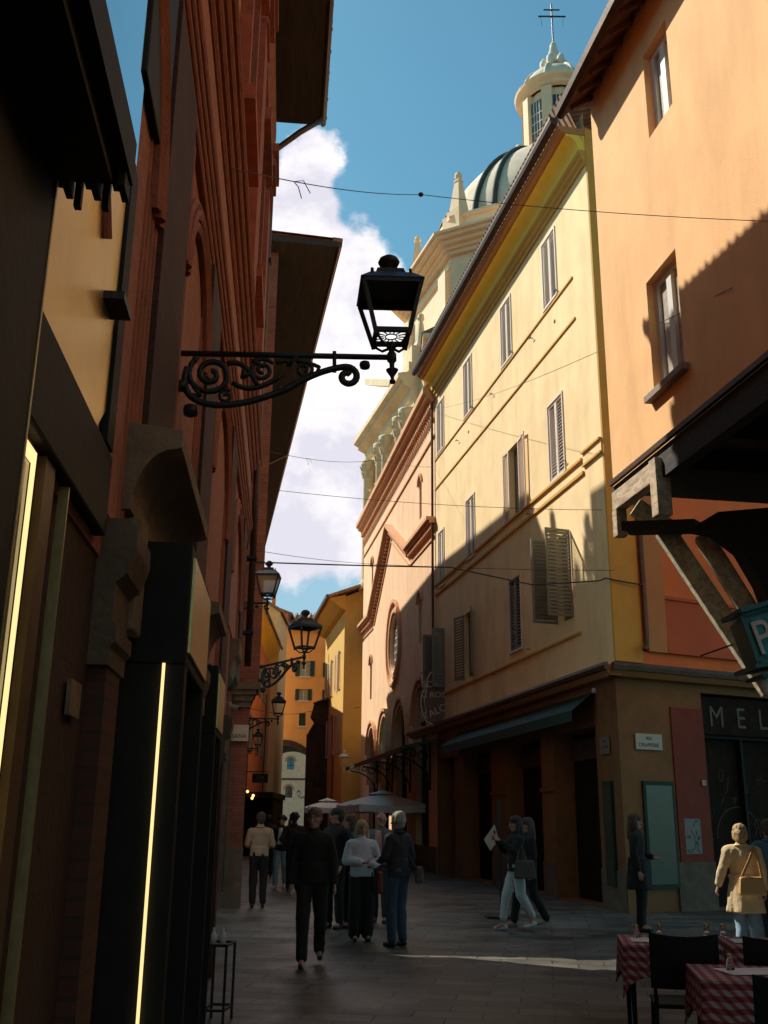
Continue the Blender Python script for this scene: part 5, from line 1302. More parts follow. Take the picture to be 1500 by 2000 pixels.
    for i in range(4):
        p0, p1 = c[i], c[(i + 1) % 4]; k = tp / b
        if glass == 'glassclear' and i in (0, 2, 1, 3): continue
        g.add([(p0[0], p0[1], z0), (p1[0], p1[1], z0), (p1[0] * k, p1[1] * k, z1), (p0[0] * k, p0[1] * k, z1)], [(0, 1, 2, 3)])
    if g.v: g.build('glass', glass, t)
    # sunburst grille at the bottom
    q = MB(lambda v: (v[0] + L_, v[1], v[2] + z0))
    q.tube([(.04 * math.cos(i / 16 * 2 * PI), .04 * math.sin(i / 16 * 2 * PI), 0) for i in range(17)], .005, 5)
    for i in range(14):
        a = i / 14 * 2 * PI; m_ = b / max(abs(math.cos(a)), abs(math.sin(a)))
        q.tube([(.05 * math.cos(a), .05 * math.sin(a), 0), (m_ * math.cos(a), m_ * math.sin(a), 0)], .0045, 5)
    q.build('sunburst_grille', metal, t)
    r = MB(lambda v: (v[0] + L_, v[1], v[2]))
    e = tp + .022; u = .108
    r.hexa([(-e, -e, z1 + .015), (e, -e, z1 + .015), (e, e, z1 + .015), (-e, e, z1 + .015)], [(-u - .03, -u - .03, z1 + .09), (u + .03, -u - .03, z1 + .09), (u + .03, u + .03, z1 + .09), (-u - .03, u + .03, z1 + .09)])
    r.hexa([(-u, -u, z1 + .092), (u, -u, z1 + .092), (u, u, z1 + .092), (-u, u, z1 + .092)], [(-u + .02, -u + .02, z1 + .15), (u - .02, -u + .02, z1 + .15), (u - .02, u - .02, z1 + .15), (-u + .02, u - .02, z1 + .15)])
    for sx in (-1, 1):
        for sy in (-1, 1): r.lathe([(0, 0), (.012, .006), (.01, .03), (0, .035)], (sx * (u + .02), sy * (u + .02), z1 + .09), 6)
    r.build('lantern_roof', metal, t)
    kx = MB(lambda v: (v[0] + L_, v[1], v[2]))
    kx.lathe([(.05, 0), (.038, .02), (.034, .045), (.062, .065), (.075, .092), (.064, .115), (.036, .135), (0, .142)], (0, 0, z1 + .148), 18); kx.build('chimney_cap', metal, t, True)
    return t
lampA = make_lamp('large black lantern on a scrolled wrought iron bracket, nearest to the viewer', 'street lamps on the left walls')
b0 = LP.A(352, 690, 0)
def put(o, base, dirv, scale=1.0):
    o.location = base; o.rotation_euler = (0, 0, math.atan2(dirv[1], dirv[0])); o.scale = (scale,) * 3
put(lampA, LP.W(b0[0], 0.0, b0[1]), LP.n, .96); lampA.rotation_euler[1] = -.035
def copy_tree(o, parent=None):
    c = o.copy(); C.objects.link(c); c.parent = parent
    for ch in list(o.children): copy_tree(ch, c)
    return c
def lamp_at(px, py, Y, dirx, label, scale=1.0, src=None):
    """place so that the arm end (stem hub) falls at the photo point"""
    o = copy_tree(src or lampA); o['label'] = label
    P = at(px, py, Y); d = Vector((dirx[0], dirx[1])).normalized()
    put(o, (P.x - d.x * 1.38 * scale, P.y - d.y * 1.38 * scale, P.z), d, scale); return o
lamp_at(594, 1283, 19.1, (.58, -.81), 'black lantern on a scrolled arm in front of the orange end building', 1.2)
lamp_at(543, 1404, 27.5, (1, .1), 'narrow black lantern low in the street with its arm against the pinkish wall', .95)
lamp_at(503, 1462, 36, (1, .1), 'small far lantern beside the brick corner above the dark hanging sign', .9)
lampC = make_lamp('lantern with dusty yellowed glass hanging high at the brick corner', 'street lamps on the left walls', True, 'glassdusty')
P_ = at(522, 1178, 16.8); put(lampC, (P_.x - 1.38 * .62, P_.y - .0, P_.z), (1, 0.0), .98)
lampC.location = (P_.x - 1.38 * .98, P_.y, P_.z)
lampW = make_lamp('small lantern with sun glare painted on in white, beside the deep yellow house', 'sun glare lamp', True, 'glassclear', 'frame')  # white paint stands in for sun glare on a dark lantern
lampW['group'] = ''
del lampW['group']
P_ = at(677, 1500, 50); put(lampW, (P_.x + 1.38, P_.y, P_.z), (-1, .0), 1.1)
for (px, py, Y, lb) in ((545, 1505, 78, 'tiny lantern on the left seen through the archway'), (583, 1556, 100, 'tiny lantern on the right seen against the tan building')):
    lamp_at(px, py, Y, (1, 0) if px < 560 else (-1, 0), lb, .9)

# ================================================================== hanging scroll sign
def scroll_sign():
    fr_ = YL
    c = at(849, 1368, 33.2)
    t = thing('hanging_sign', 'brown scroll shaped shop sign with pale lettering over the far end of the ledge', 'sign', (c.x, c.y, c.z))
    pts = []
    sc = 33.2 * 1.02 / 1960
    raw = [(-4, -54), (8, -50), (22, -42), (26, -38), (23, -20), (24, 2), (26, 20), (20, 32), (8, 42), (2, 52), (-6, 44), (-16, 40), (-24, 24), (-27, 4), (-24, -14), (-15, -24), (-14, -40), (-10, -48)]
    poly = [(x * sc, -y * sc) for x, y in raw]
    MB().face_xz(poly, -.03, .03).build('board', 'scroll', t, bevel=.01)
    m = MB(); pp = [(x, -.05, z) for x, z in poly]; m.tube(pp + [pp[0]], .025, 6)
    m.tube([(-15 * sc, -.05, 20 * sc), (-20 * sc, -.05, 0), (-16 * sc, -.05, -24 * sc)], .018, 5)
    m.build('worn_rim', 'scrollrim', t, True)
    Mx = Matrix(((1, 0, 0, 0), (0, 0, -1, -.035), (0, 1, 0, 0), (0, 0, 0, 1)))
    for (s, z, sz, rot) in (('SORIA', 30, .30, 0), ('C ROSE', 11, .27, 0), ('ITALO', -22, .33, .45)):
        text_obj('lettering', s, sz, 'scrollrim', t, Mx @ Matrix.Translation((1 * sc, z * sc - .1, .0)) @ Matrix.Rotation(rot, 4, 'Z'), .006, 'CENTER')
    m = MB(); m.tube([(-27 * sc, 0, 0), (-27 * sc, 0, .9), (.8, .0, .9), (1.0, .0, .9)], .02, 6); m.tube([(0, 0, 54 * sc), (0, 0, .9)], .015, 5); m.build('bracket', 'iron', t)
scroll_sign()

# ================================================================== green lantern sign at the right edge
def lantern_sign():
    Y = 8.2
    o = at(1500, 1260, Y)
    t = thing('shop_lantern_sign', 'teal green box lantern sign with the white letters PO at the right edge', 'sign', (o.x, o.y, o.z))
    def Pp(px, py, y=Y): q = at(px, py, Y); return Vector((q.x - o.x, y - Y, q.z - o.z))
    TL, TR, BR_, BL = Pp(1447, 1203), Pp(1600, 1160), Pp(1600, 1258), Pp(1481, 1296)
    # tapered box: front face quadrilateral, depth behind
    bk = Vector((.05, .42, .0))
    f = MB(); f.hexa([tuple(BL), tuple(BR_), tuple(BR_ + bk), tuple(BL + bk)], [tuple(TL), tuple(TR), tuple(TR + bk * 1.1), tuple(TL + bk * 1.1)]); f.build('lantern_box', 'green', t, bevel=.008)
    ix = lambda a, b, k: a + (b - a) * k
    e = Vector((0, -.012, 0))
    i0 = [ix(TL, BR_, .09) + Vector((.018, 0, 0)), ix(TR, BL, .04), ix(BR_, TL, .05), ix(BL, TR, .10)]
    MB().add([tuple(p + e) for p in i0], [(0, 1, 2, 3)]).build('sign_panel', 'greenpanel', t)
    fm = MB()
    for a, b in ((TL, TR), (TL, BL), (BL, BR_)): fm.beam(tuple(a + e), tuple(b + e), .03, .03)
    fm.build('panel_frame', 'green', t)
    up = (TL - BL).normalized(); rt = (BR_ - BL).normalized()
    out = rt.cross(up).normalized(); base = Pp(1499, 1278) + Vector((-.03, -.03, .0))
    Mx = Matrix(((rt.x, up.x, out.x, base.x), (rt.y, up.y, out.y, base.y), (rt.z, up.z, out.z, base.z), (0, 0, 0, 1)))
    text_obj('lettering', 'PO', .40, 'pale', t, Mx @ Matrix.Translation((-.05, .0, .0)), .01, sx=.78)
    m = MB(); a = Pp(1436, 1205); b = Pp(1600, 1158)
    m.beam(tuple(TL + Vector((-.03, .15, .03))), tuple(TR + Vector((0, .15, .03))), .50, .04); m.build('top_cap', 'green', t)
    m = MB(); m.beam(tuple(Pp(1463, 1306) + Vector((0, .1, 0))), tuple(Pp(1620, 1282) + Vector((0, .1, 0))), .52, .035); m.beam(tuple(Pp(1482, 1322) + Vector((0, .1, 0))), tuple(Pp(1620, 1300) + Vector((0, .1, 0))), .40, .03); m.build('base_moulding', 'green', t)
    m = MB(); m.beam(tuple(BL + Vector((.03, -.03, -.015))), tuple(BR_ + Vector((0, -.03, -.015))), .05, .03); m.build('pale_ledge', 'signwhite', t)
    m = MB(); c = Pp(1492, 1190)
    m.tube([(c.x + (.10 - .004 * i) * math.cos(i * .45), c.y + .1, c.z + .02 + (.045 - .0015 * i) * math.sin(i * .45)) for i in range(18)], .007, 6)
    m.tube([tuple(Pp(1470, 1196) + Vector((0, .1, 0))), tuple(Pp(1480, 1180) + Vector((0, .1, 0))), tuple(Pp(1520, 1172) + Vector((0, .1, 0)))], .008, 6); m.build('iron_scroll', 'brass', t, True)
    m = MB(); c = Pp(1500, 1336); m.lathe([(.07, .05), (.09, 0), (.07, -.07), (.03, -.11), (0, -.12)], tuple(c + Vector((.05, .1, .02))), 14); m.build('finial', 'canvaslit', t, True)
    m = MB(); m.tube([tuple(Pp(1455, 1247) + Vector((0, .3, 0))), tuple(Pp(1390, 1270) + Vector((0, .3, 0)))], .008, 6); m.build('side_rod', 'iron', t)
    m = MB(); m.beam(tuple(TR + Vector((.02, .1, .03))), tuple(TR + Vector((1.2, .5, .35))), .03, .03); m.build('hanging_arm', 'iron', t)
lantern_sign()

# ================================================================== overhead wires
def wire(label, pts, r=.008, sag=.25, n=22, extra=None):
    a, b = Vector(pts[0]), Vector(pts[-1]); c = []
    t = thing('overhead_wire', label, 'wire', tuple(a), 0)
    segs = list(zip(pts[:-1], pts[1:])); out = []
    for k, (p, q) in enumerate(segs):
        p, q = Vector(p), Vector(q); l = (q - p).length
        for i in range(n + 1):
            if k and i == 0: continue
            u = i / n; v = p.lerp(q, u); v.z -= sag * 4 * u * (1 - u) * (l / 10); out.append(tuple(v - a))
    MB().tube(out, r, 5).build('cable', 'cable', t)
    if extra:
        for (u, kind) in extra:
            p = Vector(out[int(u * (len(out) - 1))])
            if kind == 'knot': MB().lathe([(0, -.03), (.028, -.015), (.034, 0), (.028, .015), (0, .03)], tuple(p), 8).build('junction', 'iron', t)
            else:
                m = MB(); m.tube([tuple(p), tuple(p + Vector((.08, 0, .01))), tuple(p + Vector((.14, 0, -.11)))], .004, 4); m.tube([tuple(p), tuple(p + Vector((.04, .0, -.05))), tuple(p + Vector((.07, 0, -.16)))], .004, 4); m.build('frayed_end', 'cable', t)
    return t
def WL(px, py, d=0): s, z = LP.A(px, py, d); p = LP.W(s, d, z); return p
def WY(px, py, d=0): s, z = YL.A(px, py, d); return YL.W(s, d, z)
def WO(px, py, d=0): s, z = OR.A(px, py, d); return OR.W(s, d, z)
def WC(px, py, d=0): s, z = CH.A(px, py, d); return CH.W(s, d, z)
wire('thin wire crossing the blue sky below the cloud top towards the orange wall', [WL(450, 328, .2), tuple(at(822, 380, 10.5)), WO(1500, 432)], .0045, .12, extra=[(.5, 'knot'), (.12, 'fray')])
wire('thick black cable dipping across the street to the corner downpipe', [at(500, 1098, 20.4), tuple(at(880, 1108, 21.5)), tuple(at(1040, 1142, 21.5)), YL.W(.3, .10, 6.46), YL.W(-.12, .14, 6.42), side_world(.74, .16, 6.36)], .016, .03)
wire('faint upper wire from the brick corner to the end of the yellow wall', [at(520, 880, 20.4), at(740, 898, 30), WC(846, 912, .1)], .006, .15, extra=[(.15, 'fray')])
wire('faint wire from the brick corner across the yellow wall above the hooks', [at(520, 955, 20.4), WY(1176, 996, .03)], .006, .15)
wire('thin straight wire just above the thick cable', [at(500, 1075, 20.4), at(700, 1100, 26), WY(1200, 1114, .05)], .006, .05)
wire('faint slanted wire from the pink church up to the orange wall', [WC(846, 800, .1), WO(1430, 562, .03)], .005, .1)
wire('slack wire low between the far lamps and the orange end building', [at(490, 1384, 30), at(600, 1390, 60), at(720, 1380, 52)], .012, .05)

# ================================================================== umbrellas
def umbrella(label, px0, px1, pyr, pyt, Y, mat, rot=0.0):
    a, b = at(px0, pyr, Y), at(px1, pyr, Y); c = (a + b) / 2; zt = at((px0 + px1) / 2, pyt, Y).z; ze = (a.z + b.z) / 2
    hw = (b.x - a.x) / 2 * .78
    t = thing('market_umbrella', label, 'umbrella', (c.x, Y, 0), rot, 'square umbrellas over the street tables')
    m = MB(); K = 10
    q = [(-hw, -hw), (hw, -hw), (hw, hw), (-hw, hw)]
    for i in range(4):
        p0, p1 = Vector(q[i]), Vector(q[(i + 1) % 4]); vs = []; fs = []
        for r in range(K + 1):
            u = r / K
            for s in range(K + 1):
                v = s / K; P = p0.lerp(p1, v) * u; z = zt - .08 - (zt - .08 - ze) * (u ** 1.15) - .05 * math.sin(PI * v) * u * u
                vs.append((P.x, P.y, z))
        for r in range(K):
            for s in range(K): o = r * (K + 1) + s; fs.append((o, o + 1, o + K + 2, o + K + 1))
        m.add(vs, fs)
        vs = []; fs = []
        for s in range(K + 1):
            v = s / K; P = p0.lerp(p1, v); z = ze - .05 * math.sin(PI * v); vs += [(P.x, P.y, z), (P.x, P.y, z - .24 - .02 * math.cos(v * 20))]
        for s in range(K): fs.append((2 * s, 2 * s + 1, 2 * s + 3, 2 * s + 2))
        m.add(vs, fs)
    m.build('canopy', mat, t, True)
    k = MB(); k.add([(-.4, -.4, zt - .1), (.4, -.4, zt - .1), (.4, .4, zt - .1), (-.4, .4, zt - .1), (0, 0, zt + .04)], [(0, 1, 4), (1, 2, 4), (2, 3, 4), (3, 0, 4)]); k.build('vent_cap', mat, t)
    MB().tube([(0, 0, 0), (0, 0, zt)], .035, 8).build('pole', 'iron', t)
    r = MB()
    for i in range(8):
        an = i * PI / 4; rr = hw * (1.38 if i % 2 else .98); r.tube([(0, 0, zt - .2), (rr * math.cos(an), rr * math.sin(an), ze - .02)], .014, 5)
    r.build('ribs', 'iron', t)
    b_ = MB(); b_.box(-.35, .35, -.35, .35, 0, .10); b_.build('base', 'plinth', t)
umbrella('large grey square market umbrella over the people in the street', 655, 838, 1572, 1545, 38, 'canvas', .35)
umbrella('white sunlit market umbrella behind the grey one', 588, 690, 1576, 1560, 49, 'canvaslit', .2)

# ================================================================== restaurant tables and chairs
def table(label, cx, cy, rot, wd=.72):
    t = thing('restaurant_table', label, 'table', (cx, cy, 0), rot, 'restaurant tables with red check cloths')
    h = .74; w2 = wd / 2
    m = MB(); m.box(-w2, w2, -w2, w2, h - .03, h); m.build('tabletop', 'beamdark', t)
    for sx in (-1, 1):
        for sy in (-1, 1):
            l = MB(); a, b = sx * (w2 - .05), sy * (w2 - .05)
            l.hexa([(a - .014, b - .014, 0), (a + .014, b - .014, 0), (a + .014, b + .014, 0), (a - .014, b + .014, 0)], [(a - .024, b - .024, h - .03), (a + .024, b - .024, h - .03), (a + .024, b + .024, h - .03), (a - .024, b + .024, h - .03)])
            l.build('leg', 'black', t)
    c = thing('tablecloth', label.replace('restaurant table with', 'cloth of').replace('restaurant table', 'cloth of the table'), 'tablecloth', (cx, cy, 0), rot, 'red check tablecloths')
    m = MB(); zt = h + .004; n = 56; K = 7
    per = []
    e = w2 + .012
    for i in range(n):
        u = i / n * 4; k = int(u); v = u - k
        q = [(-e, -e), (e, -e), (e, e), (-e, e)]; p = Vector(q[k]).lerp(Vector(q[(k + 1) % 4]), v); per.append((p, v))
    vs = [(p.x, p.y, zt) for p, v in per]; 
    m.add(vs + [(0, 0, zt)], [(i, (i + 1) % n, n) for i in range(n)])
    rows = []
    for r in range(K + 1):
        f = r / K
        row = []
        for i, (p, v) in enumerate(per):
            corner = abs(v - .5) * 2; drop = (.22 + .16 * corner ** 6) * f
            out = 1 + (.025 + .03 * math.sin(i * 1.7) + .04 * corner ** 3) * f
            row.append((p.x * out, p.y * out, zt - .001 - drop))
        rows.append(row)
    base = [q for row in rows for q in row]
    m.add(base, [(r * n + i, r * n + (i + 1) % n, (r + 1) * n + (i + 1) % n, (r + 1) * n + i) for r in range(K) for i in range(n)])
    m.build('cloth', 'gingham', c, True)
    return t
def placemat(x, y, z, rot, label):
    t = thing('place_mat', label, 'place mat', (x, y, z), rot, 'white paper place mats'); m = MB(); m.box(-.20, .20, -.14, .14, 0, .003); m.build('paper', 'canvaslit', t)
def glass_pot(x, y, z, label, k=0):
    t = thing('condiment_jar', label, 'jar', (x, y, z), 0, 'small glass jars on the tables'); t.scale = (.8, .8, .8)
    MB().lathe([(0, 0), (.03, 0), (.033, .01), (.03, .07), (.022, .085), (.022, .095), (0, .095)], (0, 0, 0), 16).build('glass_body', 'tumbler', t, True)
    MB().lathe([(.025, .095), (.025, .115), (.012, .125), (0, .127)], (0, 0, 0), 16).build('lid', 'brass', t, True)
def chair(label, x, y, rot):
    t = thing('restaurant_chair', label, 'chair', (x, y, 0), rot, 'dark restaurant chairs')
    m = MB(); m.box(-.21, .21, -.21, .21, .43, .46); m.build('seat', 'black', t, bevel=.01)
    b = MB(); K = 6
    vs = []
    for r in range(K + 1):
        u = r / K * 2 - 1; vs += [(u * .23, -.21 - .03 * (1 - u * u), .56), (u * .23, -.27 - .03 * (1 - u * u), .92 - .02 * (1 - u * u))]
    off = [(p[0], p[1] - .02, p[2]) for p in vs]; N_ = len(vs)
    b.add(vs + off, [(2 * i, 2 * i + 1, 2 * i + 3, 2 * i + 2) for i in range(K)] + [(N_ + 2 * i, N_ + 2 * i + 2, N_ + 2 * i + 3, N_ + 2 * i + 1) for i in range(K)] + [(2 * i + 1, N_ + 2 * i + 1, N_ + 2 * i + 3, 2 * i + 3) for i in range(K)] + [(2 * i, 2 * i + 2, N_ + 2 * i + 2, N_ + 2 * i) for i in range(K)])
    b.build('backrest', 'black', t)
    for sx in (-1, 1):
        MB().tube([(sx * .19, .19, .43), (sx * .21, .21, 0)], .014, 7).build('leg', 'black', t)
        MB().tube([(sx * .21, -.27, .86), (sx * .20, -.21, .44), (sx * .22, -.25, 0)], .014, 7).build('leg', 'black', t)
    MB().tube([(-.19, .19, .2), (.19, .19, .2)], .009, 6).build('stretcher', 'black', t)
tr = -.16
table('restaurant table with a red check cloth, leftmost beside the empty paving', 2.30, 8.66, tr)
table('restaurant table with a red check cloth, nearest to the viewer', 2.36, 6.88, tr)
table('restaurant table with a red check cloth behind the two dark chair backs', 3.12, 8.62, tr)
table('restaurant table at the right edge of the row', 3.95, 8.6, tr)
placemat(2.2, 8.62, .750, tr, 'white paper place mat on the leftmost table'); placemat(2.36, 6.92, .750, tr + .3, 'white paper place mat on the nearest table'); placemat(3.0, 8.6, .750, tr, 'white paper place mat on the table behind the chair backs')
for (px, py, Y, lb) in ((1243, 1815, 8.75, 'small glass jar with a shiny lid on the leftmost table'), (1288, 1812, 8.9, 'second glass jar on the leftmost table, right of the first'), (1380, 1814, 8.9, 'glass jar on the middle table behind the chair'), (1412, 1812, 8.9, 'rightmost glass jar on the middle table'), (1425, 1872, 6.95, 'glass jar standing on the nearest table')):
    p = at(px, py, Y); glass_pot(p.x, Y, .752, lb)
chair('dark chair back between the leftmost and nearest tables', 2.13, 7.72, tr + PI * .0)
chair('dark chair back right of the leftmost table, in front of the middle table', 2.72, 7.55, tr)
chair('dark chair at the right edge in front of the far table', 3.3, 7.6, tr)
chair('dark chair pushed to the right side of the nearest table', 2.62, 5.95, PI / 2 * .2)
chair('dark chair in front of the nearest table at the bottom right', 2.15, 5.75, tr)

# flag shaped placard on a stand near the walker
def placard():
    c = at(962, 1705, 19.0)
    t = thing('menu_stand', 'dark thin stand holding a pale blue tilted placard near the walking woman', 'sign', (c.x, 19.0, 0))
    p0, p1, p2, p3 = [at(*q, 19.0) for q in ((945, 1640), (966, 1610), (974, 1640), (958, 1662))]
    MB().add([(p.x - c.x, 0, p.z) for p in (p0, p1, p2, p3)] + [(p.x - c.x, .02, p.z) for p in (p0, p1, p2, p3)], [(0, 1, 2, 3), (4, 7, 6, 5), (0, 4, 5, 1), (1, 5, 6, 2), (2, 6, 7, 3), (3, 7, 4, 0)]).build('placard', 'signwhite', t)
    x = at(974, 1640, 19.0).x - c.x
    MB().box(x, x + .05, .02, .07, 0, 2.0).build('post', 'iron', t); MB().box(x - .25, x + .3, -.2, .3, 0, .04).build('foot', 'iron', t)
placard()
# small stool-like rack with bottles at the lower left
def rack():
    P = atz(424, 1900, .4); 
    t = thing('metal_rack', 'dark metal rack standing low against the left wall', 'rack', (P.x - .12, P.y, 0), -.1)
    m = MB()
    for sx in (0, .18):
        for sy in (0, .3): m.box(sx, sx + .02, sy, sy + .02, 0, .62)
    for z in (.1, .6):
        m.box(0, .2, 0, .02, z, z + .02); m.box(0, .2, .3, .32, z, z + .02); m.box(0, .02, 0, .32, z + .003, z + .018); m.box(.18, .2, 0, .32, z + .003, z + .018)
    m.build('frame', 'iron', t)
    for k, lb in ((.07, 'left'), (.15, 'right')):
        b = thing('bottle', 'tiny clear bottle on the %s of the dark metal rack' % lb, 'bottle', (P.x - .12 + k, P.y + .02, .622), 0, 'bottles on the metal rack')
        MB().lathe([(0, 0), (.03, 0), (.03, .07), (.012, .10), (.012, .13), (0, .13)], (0, 0, 0), 12).build('bottle_body', 'frame', b, True)
rack()
def dark_hanging_sign():
    c = at(508, 1520, 33)
    t = thing('hanging_sign', 'small black square sign with pale emblem below the far left lantern', 'sign', (c.x, 33, c.z))
    MB().box(-.25, .25, -.02, .02, -.14, .14).build('board', 'black', t)
    m = MB(); m.tube([(.06 * math.cos(i / 8 * 2 * PI) - .04, -.03, .03 + .05 * math.sin(i / 8 * 2 * PI)) for i in range(9)], .01, 5); m.box(.05, .11, -.03, -.021, -.02, .06); m.build('emblem', 'faded', t)
    m = MB(); m.box(-.15, .15, -.03, -.021, -.09, -.07); m.build('small_line', 'faded', t)
    MB().tube([(-1, 0, .2), (.3, 0, .2)], .015, 6).build('bracket', 'iron', t)
dark_hanging_sign()

# ================================================================== people
def vox(mb, name, mat, parent, voxel=.012, smooth=2, ratio=.35):
    me = bpy.data.meshes.new(name); me.from_pydata(mb.v, [], mb.f)
    o = bpy.data.objects.new(name, me); C.objects.link(o)
    r = o.modifiers.new('r', 'REMESH'); r.mode = 'VOXEL'; r.voxel_size = voxel; r.use_smooth_shade = True
    sm = o.modifiers.new('s', 'SMOOTH'); sm.iterations = smooth; sm.factor = .5
    dc = o.modifiers.new('d', 'DECIMATE'); dc.ratio = ratio
    dg = bpy.context.evaluated_depsgraph_get(); m2 = bpy.data.meshes.new_from_object(o.evaluated_get(dg))
    o.modifiers.clear(); o.data = m2; bpy.data.meshes.remove(me); m2.name = name
    if name not in ('body', 'hair', 'shoe'):
        from mathutils import noise as mn
        sd = len(bpy.data.objects) * .37
        for v_ in m2.vertices:
            q = v_.co; k = mn.noise(Vector((q.x * 9 + sd, q.y * 9, q.z * 5))) + .6 * mn.noise(Vector((q.x * 16, q.y * 16 + sd, q.z * 26 + q.x * 14)))
            v_.co = q + v_.normal * k * .011
    elif name == 'hair':
        from mathutils import noise as mn
        for v_ in m2.vertices:
            q = v_.co; v_.co = q + v_.normal * mn.noise(Vector((q.x * 55, q.y * 55, q.z * 9))) * .011
    mats = mat if isinstance(mat, (list, tuple)) else [mat]
    m2.materials.clear()
    for q in mats: m2.materials.append(q)
    for p in m2.polygons: p.use_smooth = True; p.material_index = 0
    o.parent = parent
    return o
def cap(mb, p0, p1, r0, r1, fy=1.0, n=12, fdir=(0, 1, 0)):
    """tapered capsule; fy flattens the section along fdir"""
    p0, p1 = Vector(p0), Vector(p1); d = p1 - p0; L_ = d.length
    if L_ < 1e-6: d = Vector((0, 0, 1)); L_ = 1e-6
    d.normalize(); f = Vector(fdir); b = f - d * f.dot(d)
    if b.length < .1: b = Vector((1, 0, 0)) - d * d.x
    b.normalize(); a = d.cross(b)
    rings = []
    for i in range(5):
        t = PI / 2 * (1 - i / 4); rings.append((p0 - d * r0 * math.sin(t), r0 * math.cos(t)))
    for i in range(1, 6):
        t = PI / 2 * i / 5
        if i == 1: rings.append((p1, r1))
        rings.append((p1 + d * r1 * math.sin(t), r1 * math.cos(t)))
    vs = []; fs = []
    for (c, r) in rings:
        r = max(r, .0005)
        for k in range(n):
            t = 2 * PI * k / n; q = c + a * (r * math.cos(t)) + b * (r * fy * math.sin(t)); vs.append(tuple(q))
    m = len(rings)
    for i in range(m - 1):
        for k in range(n): fs.append((i * n + k, i * n + (k + 1) % n, (i + 1) * n + (k + 1) % n, (i + 1) * n + k))
    fs.append(tuple(range(n - 1, -1, -1))); fs.append(tuple((m - 1) * n + k for k in range(n)))
    mb.add(vs, fs)
def frustum(mb, z0, z1, r0, r1, fy=.72, n=24, y=0, wave=0):
    vs = []
    for (z, r) in ((z0, r0), (z1, r1)):
        for k in range(n):
            a = 2 * PI * k / n; q = r * (1 + (wave * math.sin(a * 5 + 1) if z == min(z0, z1) else 0)); vs.append((q * math.cos(a), y + q * fy * math.sin(a), z))
    mb.add(vs, [(k, (k + 1) % n, n + (k + 1) % n, n + k) for k in range(n)] + [tuple(range(n - 1, -1, -1)), tuple(n + k for k in range(n))])
def cloth(name, col, var=.12, rough=.85):
    return surf(name, col, rough, var, 9, .35, 18)
PM = dict(
    skin=surf('skin', (0.50, 0.25, 0.17), .55, .07, 12, .1, 60), skindark=surf('tanned_skin', (0.36, 0.17, 0.11), .55, .07, 12, .1, 60),
    black=cloth('black_cloth', (0.014, 0.011, 0.009)), navy=cloth('dark_navy_cloth', (0.026, 0.023, 0.026)), jeans=cloth('blue_denim', (0.045, 0.075, 0.11), .2),
    lightjeans=cloth('light_denim', (0.20, 0.30, 0.38), .15), beige=cloth('beige_knit', (0.42, 0.30, 0.20)), white=cloth('white_blouse_cloth', (0.62, 0.62, 0.66), .06),
    teal=cloth('teal_cloth', (0.03, 0.10, 0.13)), grey=cloth('grey_wool', (0.10, 0.10, 0.09)), pinkshirt=cloth('pink_shirt_cloth', (0.50, 0.24, 0.20)),
    coat=cloth('cream_trench_cloth', (0.60, 0.45, 0.25), .12), blue=cloth('blue_shirt_cloth', (0.06, 0.13, 0.20)), whitetr=cloth('white_trouser_cloth', (0.55, 0.58, 0.55), .06),
    shoeblack=surf('black_shoe_leather', (0.014, 0.012, 0.011), .5, .2, 9, .1, 30), shoewhite=surf('white_sneaker', (0.6, 0.6, 0.56), .6, .08, 9, .1, 30), shoetan=surf('tan_shoe', (0.30, 0.24, 0.16), .6, .1, 9, .1, 30),
    blond=surf('blond_hair', (0.42, 0.27, 0.11), .6, .3, 30, .6, 80), brown=surf('brown_hair', (0.07, 0.035, 0.02), .6, .3, 30, .6, 80), dark=surf('black_hair', (0.012, 0.009, 0.008), .55, .3, 30, .6, 80),
    greyhair=surf('grey_hair', (0.36, 0.33, 0.27), .7, .25, 30, .6, 80), ginger=surf('light_brown_hair', (0.16, 0.075, 0.04), .6, .3, 30, .6, 80),
    tan=surf('tan_leather', (0.50, 0.28, 0.10), .5, .1, 6, .2, 30), greybag=surf('grey_canvas_bag', (0.09, 0.08, 0.07), .8, .1, 9, .2, 30), red=surf('red_leather', (0.25, 0.03, 0.02), .5, .1, 9, .1, 30), eye=surf('dark_eye', (0.02, 0.015, 0.012), .3, .1, 9, 0))
def hand(mb, w, d, side, k=1.0, curl=.5):
    """palm and five fingers growing from wrist w along d"""
    w = Vector(w); d = Vector(d).normalized(); lat = Vector((0, -1, 0)); lat = lat - d * lat.dot(d)
    if lat.length < .2: lat = Vector((side, 0, 0))
    lat.normalize(); nrm = d.cross(lat) * side
    c = w + d * .045 * k
    cap(mb, w - d * .01, w + d * .075 * k, .024 * k, .034 * k, .5, fdir=nrm)
    for i, (o, l) in enumerate(((.028, .066), (.010, .076), (-.009, .070), (-.027, .054))):
        b = w + d * .082 * k + lat * o * k; m = b + (d * .55 + nrm * curl * .25) * l * k * .9; e = m + (d * (.5 - curl * .5) + nrm * curl * .6) * l * k * .7
        cap(mb, b, m, .0088 * k, .008 * k, n=8); cap(mb, m, e, .008 * k, .0068 * k, n=8)
    b = w + d * .03 * k + lat * .026 * k; m = b + (lat * .6 + d * .6 + nrm * .2).normalized() * .038 * k; e = m + (d * .9 + nrm * .35).normalized() * .03 * k
    cap(mb, b, m, .0115 * k, .010 * k, n=8); cap(mb, m, e, .010 * k, .008 * k, n=8)
